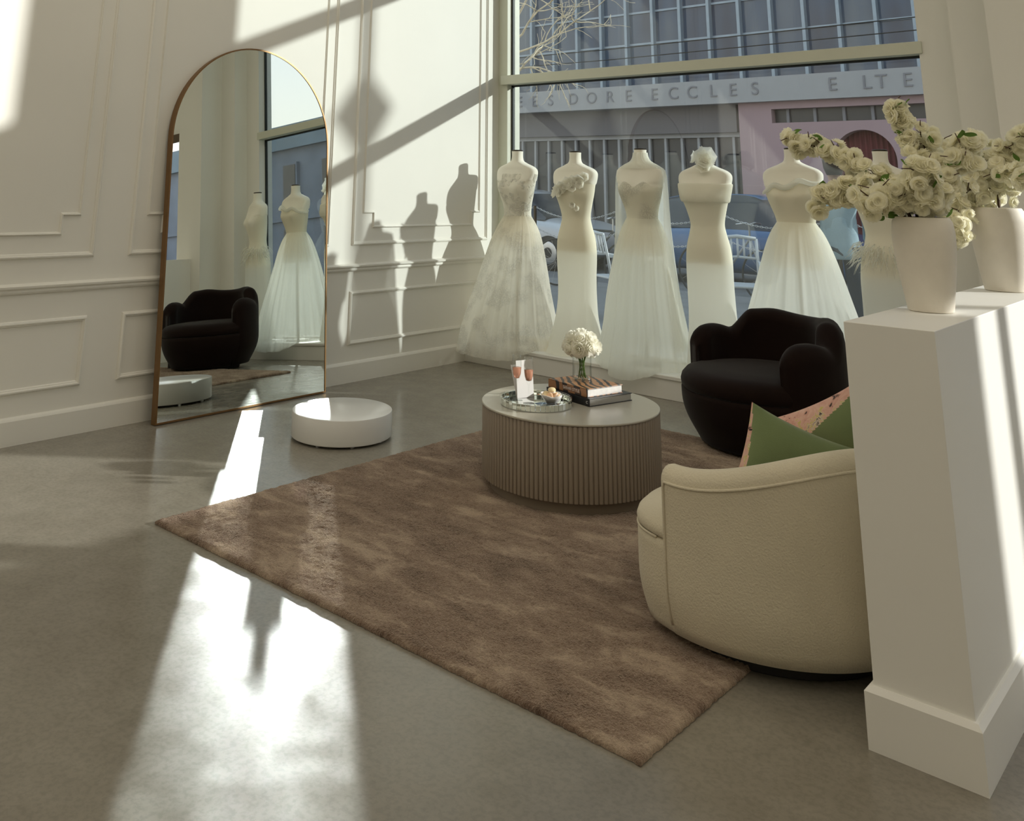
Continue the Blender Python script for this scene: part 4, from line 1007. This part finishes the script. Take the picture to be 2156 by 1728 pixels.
# cafe chairs
M['plastic'] = plain('white_plastic', (.50, .52, .53), .4, var=.02)
def cafe_chair(x, y, rz, label):
    r = thing('cafe_chair', label, 'chair', (x, y, -.02), rz, 'white cafe chairs on the sidewalk')
    MB().box(-.22, .22, -.21, .22, .43, .455).obj('seat', M['plastic'], r, bevel=.01)
    b = MB()
    for xx in (-.20, .20): b.tube([(xx, .21, .44), (xx, .24, .65), (xx*.96, .29, .90)], .016, 8)
    b.tube([(-.19, .29, .90), (0, .31, .92), (.19, .29, .90)], .020, 8); b.tube([(-.19, .25, .70), (0, .27, .71), (.19, .25, .70)], .014, 8)
    for k_ in range(5): b.tube([(-.13+.065*k_, .26, .70), (-.13+.065*k_, .30, .90)], .011, 6)
    b.obj('backrest', M['plastic'], r, smooth=True)
    for xx in (-1, 1):
        for yy in (-1, 1): MB().tube([(xx*.19, yy*.19, .44), (xx*.225, yy*.235, 0)], .015, 8).obj('leg', M['plastic'], r, smooth=True)
    for xx in (-1, 1): MB().tube([(xx*.22, -.20, .44), (xx*.225, -.19, .64), (xx*.22, .05, .67), (xx*.20, .25, .67)], .013, 8).obj('armrest', M['plastic'], r, smooth=True)
cafe_chair(.72, 3.55, .4, 'white slatted cafe chair outside between the fourth and fifth gowns')
cafe_chair(2.02, 3.9, -.5, 'white slatted cafe chair outside right of the fifth gown')
cafe_chair(-.55, 3.3, 2.6, 'white slatted cafe chair outside behind the tulle gown with the cape')
# bicycles
def bicycle(x, y, rz, fm, label):
    r = thing('bicycle', label, 'bicycle', (x, y, -.02), rz, 'bicycles on the sidewalk')
    for cx in (-.52, .52):
        b = MB(); b.tube([(cx+.32*cos(a), 0, .34+.32*math.sin(a)) for a in np.linspace(0, 2*PI, 40, endpoint=False)], .014, 6, closed=True); wh = b.obj('wheel', M['black'], r, smooth=True)
        b = MB()
        for k_ in range(14): a = 2*PI*k_/14; b.tube([(cx, 0, .34), (cx+.31*cos(a), 0, .34+.31*math.sin(a))], .0018, 3)
        b.obj('spokes', M['steel'], wh)
    b = MB(); A, B, C, D_, E_ = (-.52, 0, .34), (-.10, 0, .30), (-.22, 0, .82), (.34, 0, .80), (.52, 0, .34)
    for p1, p2 in ((A, B), (A, C), (B, C), (B, D_), (C, D_), (D_, E_)): b.tube([p1, p2], .017, 8)
    b.obj('frame', fm, r, smooth=True)
    MB().tube([(.33, -.26, .98), (.36, -.1, 1.0), (.34, 0, .98), (.36, .1, 1.0), (.33, .26, .98)], .012, 6).obj('handlebar', M['steel'], r, smooth=True)
    MB().tube([(.34, 0, .80), (.34, 0, .98)], .012, 6).obj('stem', M['steel'], r)
    MB().lathe([(.02, .90), (.09, .92), (.08, .95), (.02, .96)], 12, (-.24, 0, 0)).obj('saddle', M['black'], r, smooth=True)
bicycle(2.62, 3.75, 1.9, plain('lime_paint', (.36, .55, .22), .35), 'lime green bicycle outside, right of the white cafe chair')
bicycle(-2.5, 5.7, .3, plain('black_frame', (.03, .03, .03), .35), 'black bicycle outside between the first two gowns')
bicycle(-.55, 6.05, -.2, plain('grey_frame', (.25, .26, .27), .35), 'grey bicycle outside between the second and third gowns')
# passer-by
def skin_fig(name, joints, edges, mat, parent, lvl=2, label=None):
    me = bpy.data.meshes.new(name); me.from_pydata([j[0] for j in joints], edges, []); me.materials.append(mat)
    o = bpy.data.objects.new(name, me); COL.objects.link(o); o.parent = parent
    s_ = o.modifiers.new('skin', 'SKIN'); s_.use_smooth_shade = True
    for v_, j in zip(me.skin_vertices[0].data, joints): v_.radius = j[1] if isinstance(j[1], tuple) else (j[1], j[1])
    me.skin_vertices[0].data[0].use_root = True
    b_ = o.modifiers.new('sub', 'SUBSURF'); b_.levels = lvl; b_.render_levels = lvl
    if label: o['label'] = label
    return o
pe = thing('person', 'person in a light blue sweater and dark trousers walking past outside', 'person', (1.92, 3.15, -.02), math.radians(200))
sk = plain('skin', (.50, .32, .24), .6)
J = [((0, 0, .95), (.14, .10)), ((0, .01, 1.12), (.13, .095)), ((0, 0, 1.32), (.155, .10)), ((0, 0, 1.45), (.07, .06)), ((0, -.01, 1.52), (.052, .055)), ((0, -.02, 1.58), (.075, .09)), ((0, -.015, 1.66), (.085, .10)), ((0, -.01, 1.73), (.05, .06)),
     ((.19, 0, 1.40), .055), ((.25, .03, 1.14), .042), ((.24, -.10, .92), .030), ((.235, -.14, .85), (.035, .02)),
     ((-.19, 0, 1.40), .055), ((-.25, -.02, 1.14), .042), ((-.24, -.13, .93), .030), ((-.235, -.17, .87), (.035, .02)),
     ((.10, 0, .88), .085), ((.11, -.10, .50), .058), ((.11, -.12, .10), .040), ((.11, -.24, .045), (.04, .03)),
     ((-.10, 0, .88), .085), ((-.11, .08, .50), .058), ((-.11, .20, .12), .040), ((-.11, .09, .045), (.04, .03))]
Ed = [(0, 1), (1, 2), (2, 3), (3, 4), (4, 5), (5, 6), (6, 7), (2, 8), (8, 9), (9, 10), (10, 11), (2, 12), (12, 13), (13, 14), (14, 15), (0, 16), (16, 17), (17, 18), (18, 19), (0, 20), (20, 21), (21, 22), (22, 23)]
skin_fig('body', J, Ed, sk, pe)
Js = [((0, 0, .84), (.165, .13)), ((0, .01, 1.12), (.155, .12)), ((0, 0, 1.32), (.18, .125)), ((0, 0, 1.43), (.09, .08)), ((.20, 0, 1.39), .075), ((.26, .03, 1.14), .060), ((.245, -.09, .94), .046), ((-.20, 0, 1.39), .075), ((-.26, -.02, 1.14), .060), ((-.245, -.12, .95), .046)]
skin_fig('sweater', Js, [(0, 1), (1, 2), (2, 3), (2, 4), (4, 5), (5, 6), (2, 7), (7, 8), (8, 9)], fabric('light_blue_knit', (.36, .47, .52), .9, .2, 80, .3), pe, label='light blue sweater')
MB().rings([[((rx)*cos(a), .0+ry*math.sin(a), z) for a in np.linspace(0, 2*PI, 40, endpoint=False)] for z, rx, ry in ((.80, .160, .125), (.81, .172, .136), (.86, .172, .135), (1.0, .165, .128), (1.16, .160, .120), (1.24, .12, .09))]).obj('sweater_hem', bpy.data.materials['light_blue_knit'], pe, smooth=True, label='light blue sweater hem')
Jt = [((0, 0, 1.0), (.14, .11)), ((.10, 0, .86), .10), ((.11, -.10, .50), .075), ((.11, -.12, .12), .058), ((-.10, 0, .86), .10), ((-.11, .08, .50), .075), ((-.11, .19, .14), .058)]
skin_fig('trousers', Jt, [(0, 1), (1, 2), (2, 3), (0, 4), (4, 5), (5, 6)], plain('dark_denim', (.035, .04, .05), .9), pe, label='dark trousers')
b = MB(); b.rings([[(.092*cos(a)*s_, -.0+.105*math.sin(a)*s_+(.01), z) for a in np.linspace(0, 2*PI, 24, endpoint=False)] for z, s_ in ((1.56, .72), (1.62, .98), (1.70, 1.08), (1.77, .9), (1.80, .4))]); hr = b.obj('hair', plain('dark_hair', (.04, .025, .018), .6), pe, smooth=True); hr.location = (0, .025, 0)
for (x_, y_) in ((.11, -.15), (-.11, .16)):
    MB().rings([[(x_+.05*cos(a)*s_, y_-.04+.13*math.sin(a)*s_, z+.0) for a in np.linspace(0, 2*PI, 20, endpoint=False)] for z, s_ in ((0, .95), (.03, 1.0), (.07, .75), (.10, .4))]).obj('shoe', M['band'], pe, smooth=True, label='pale shoe')
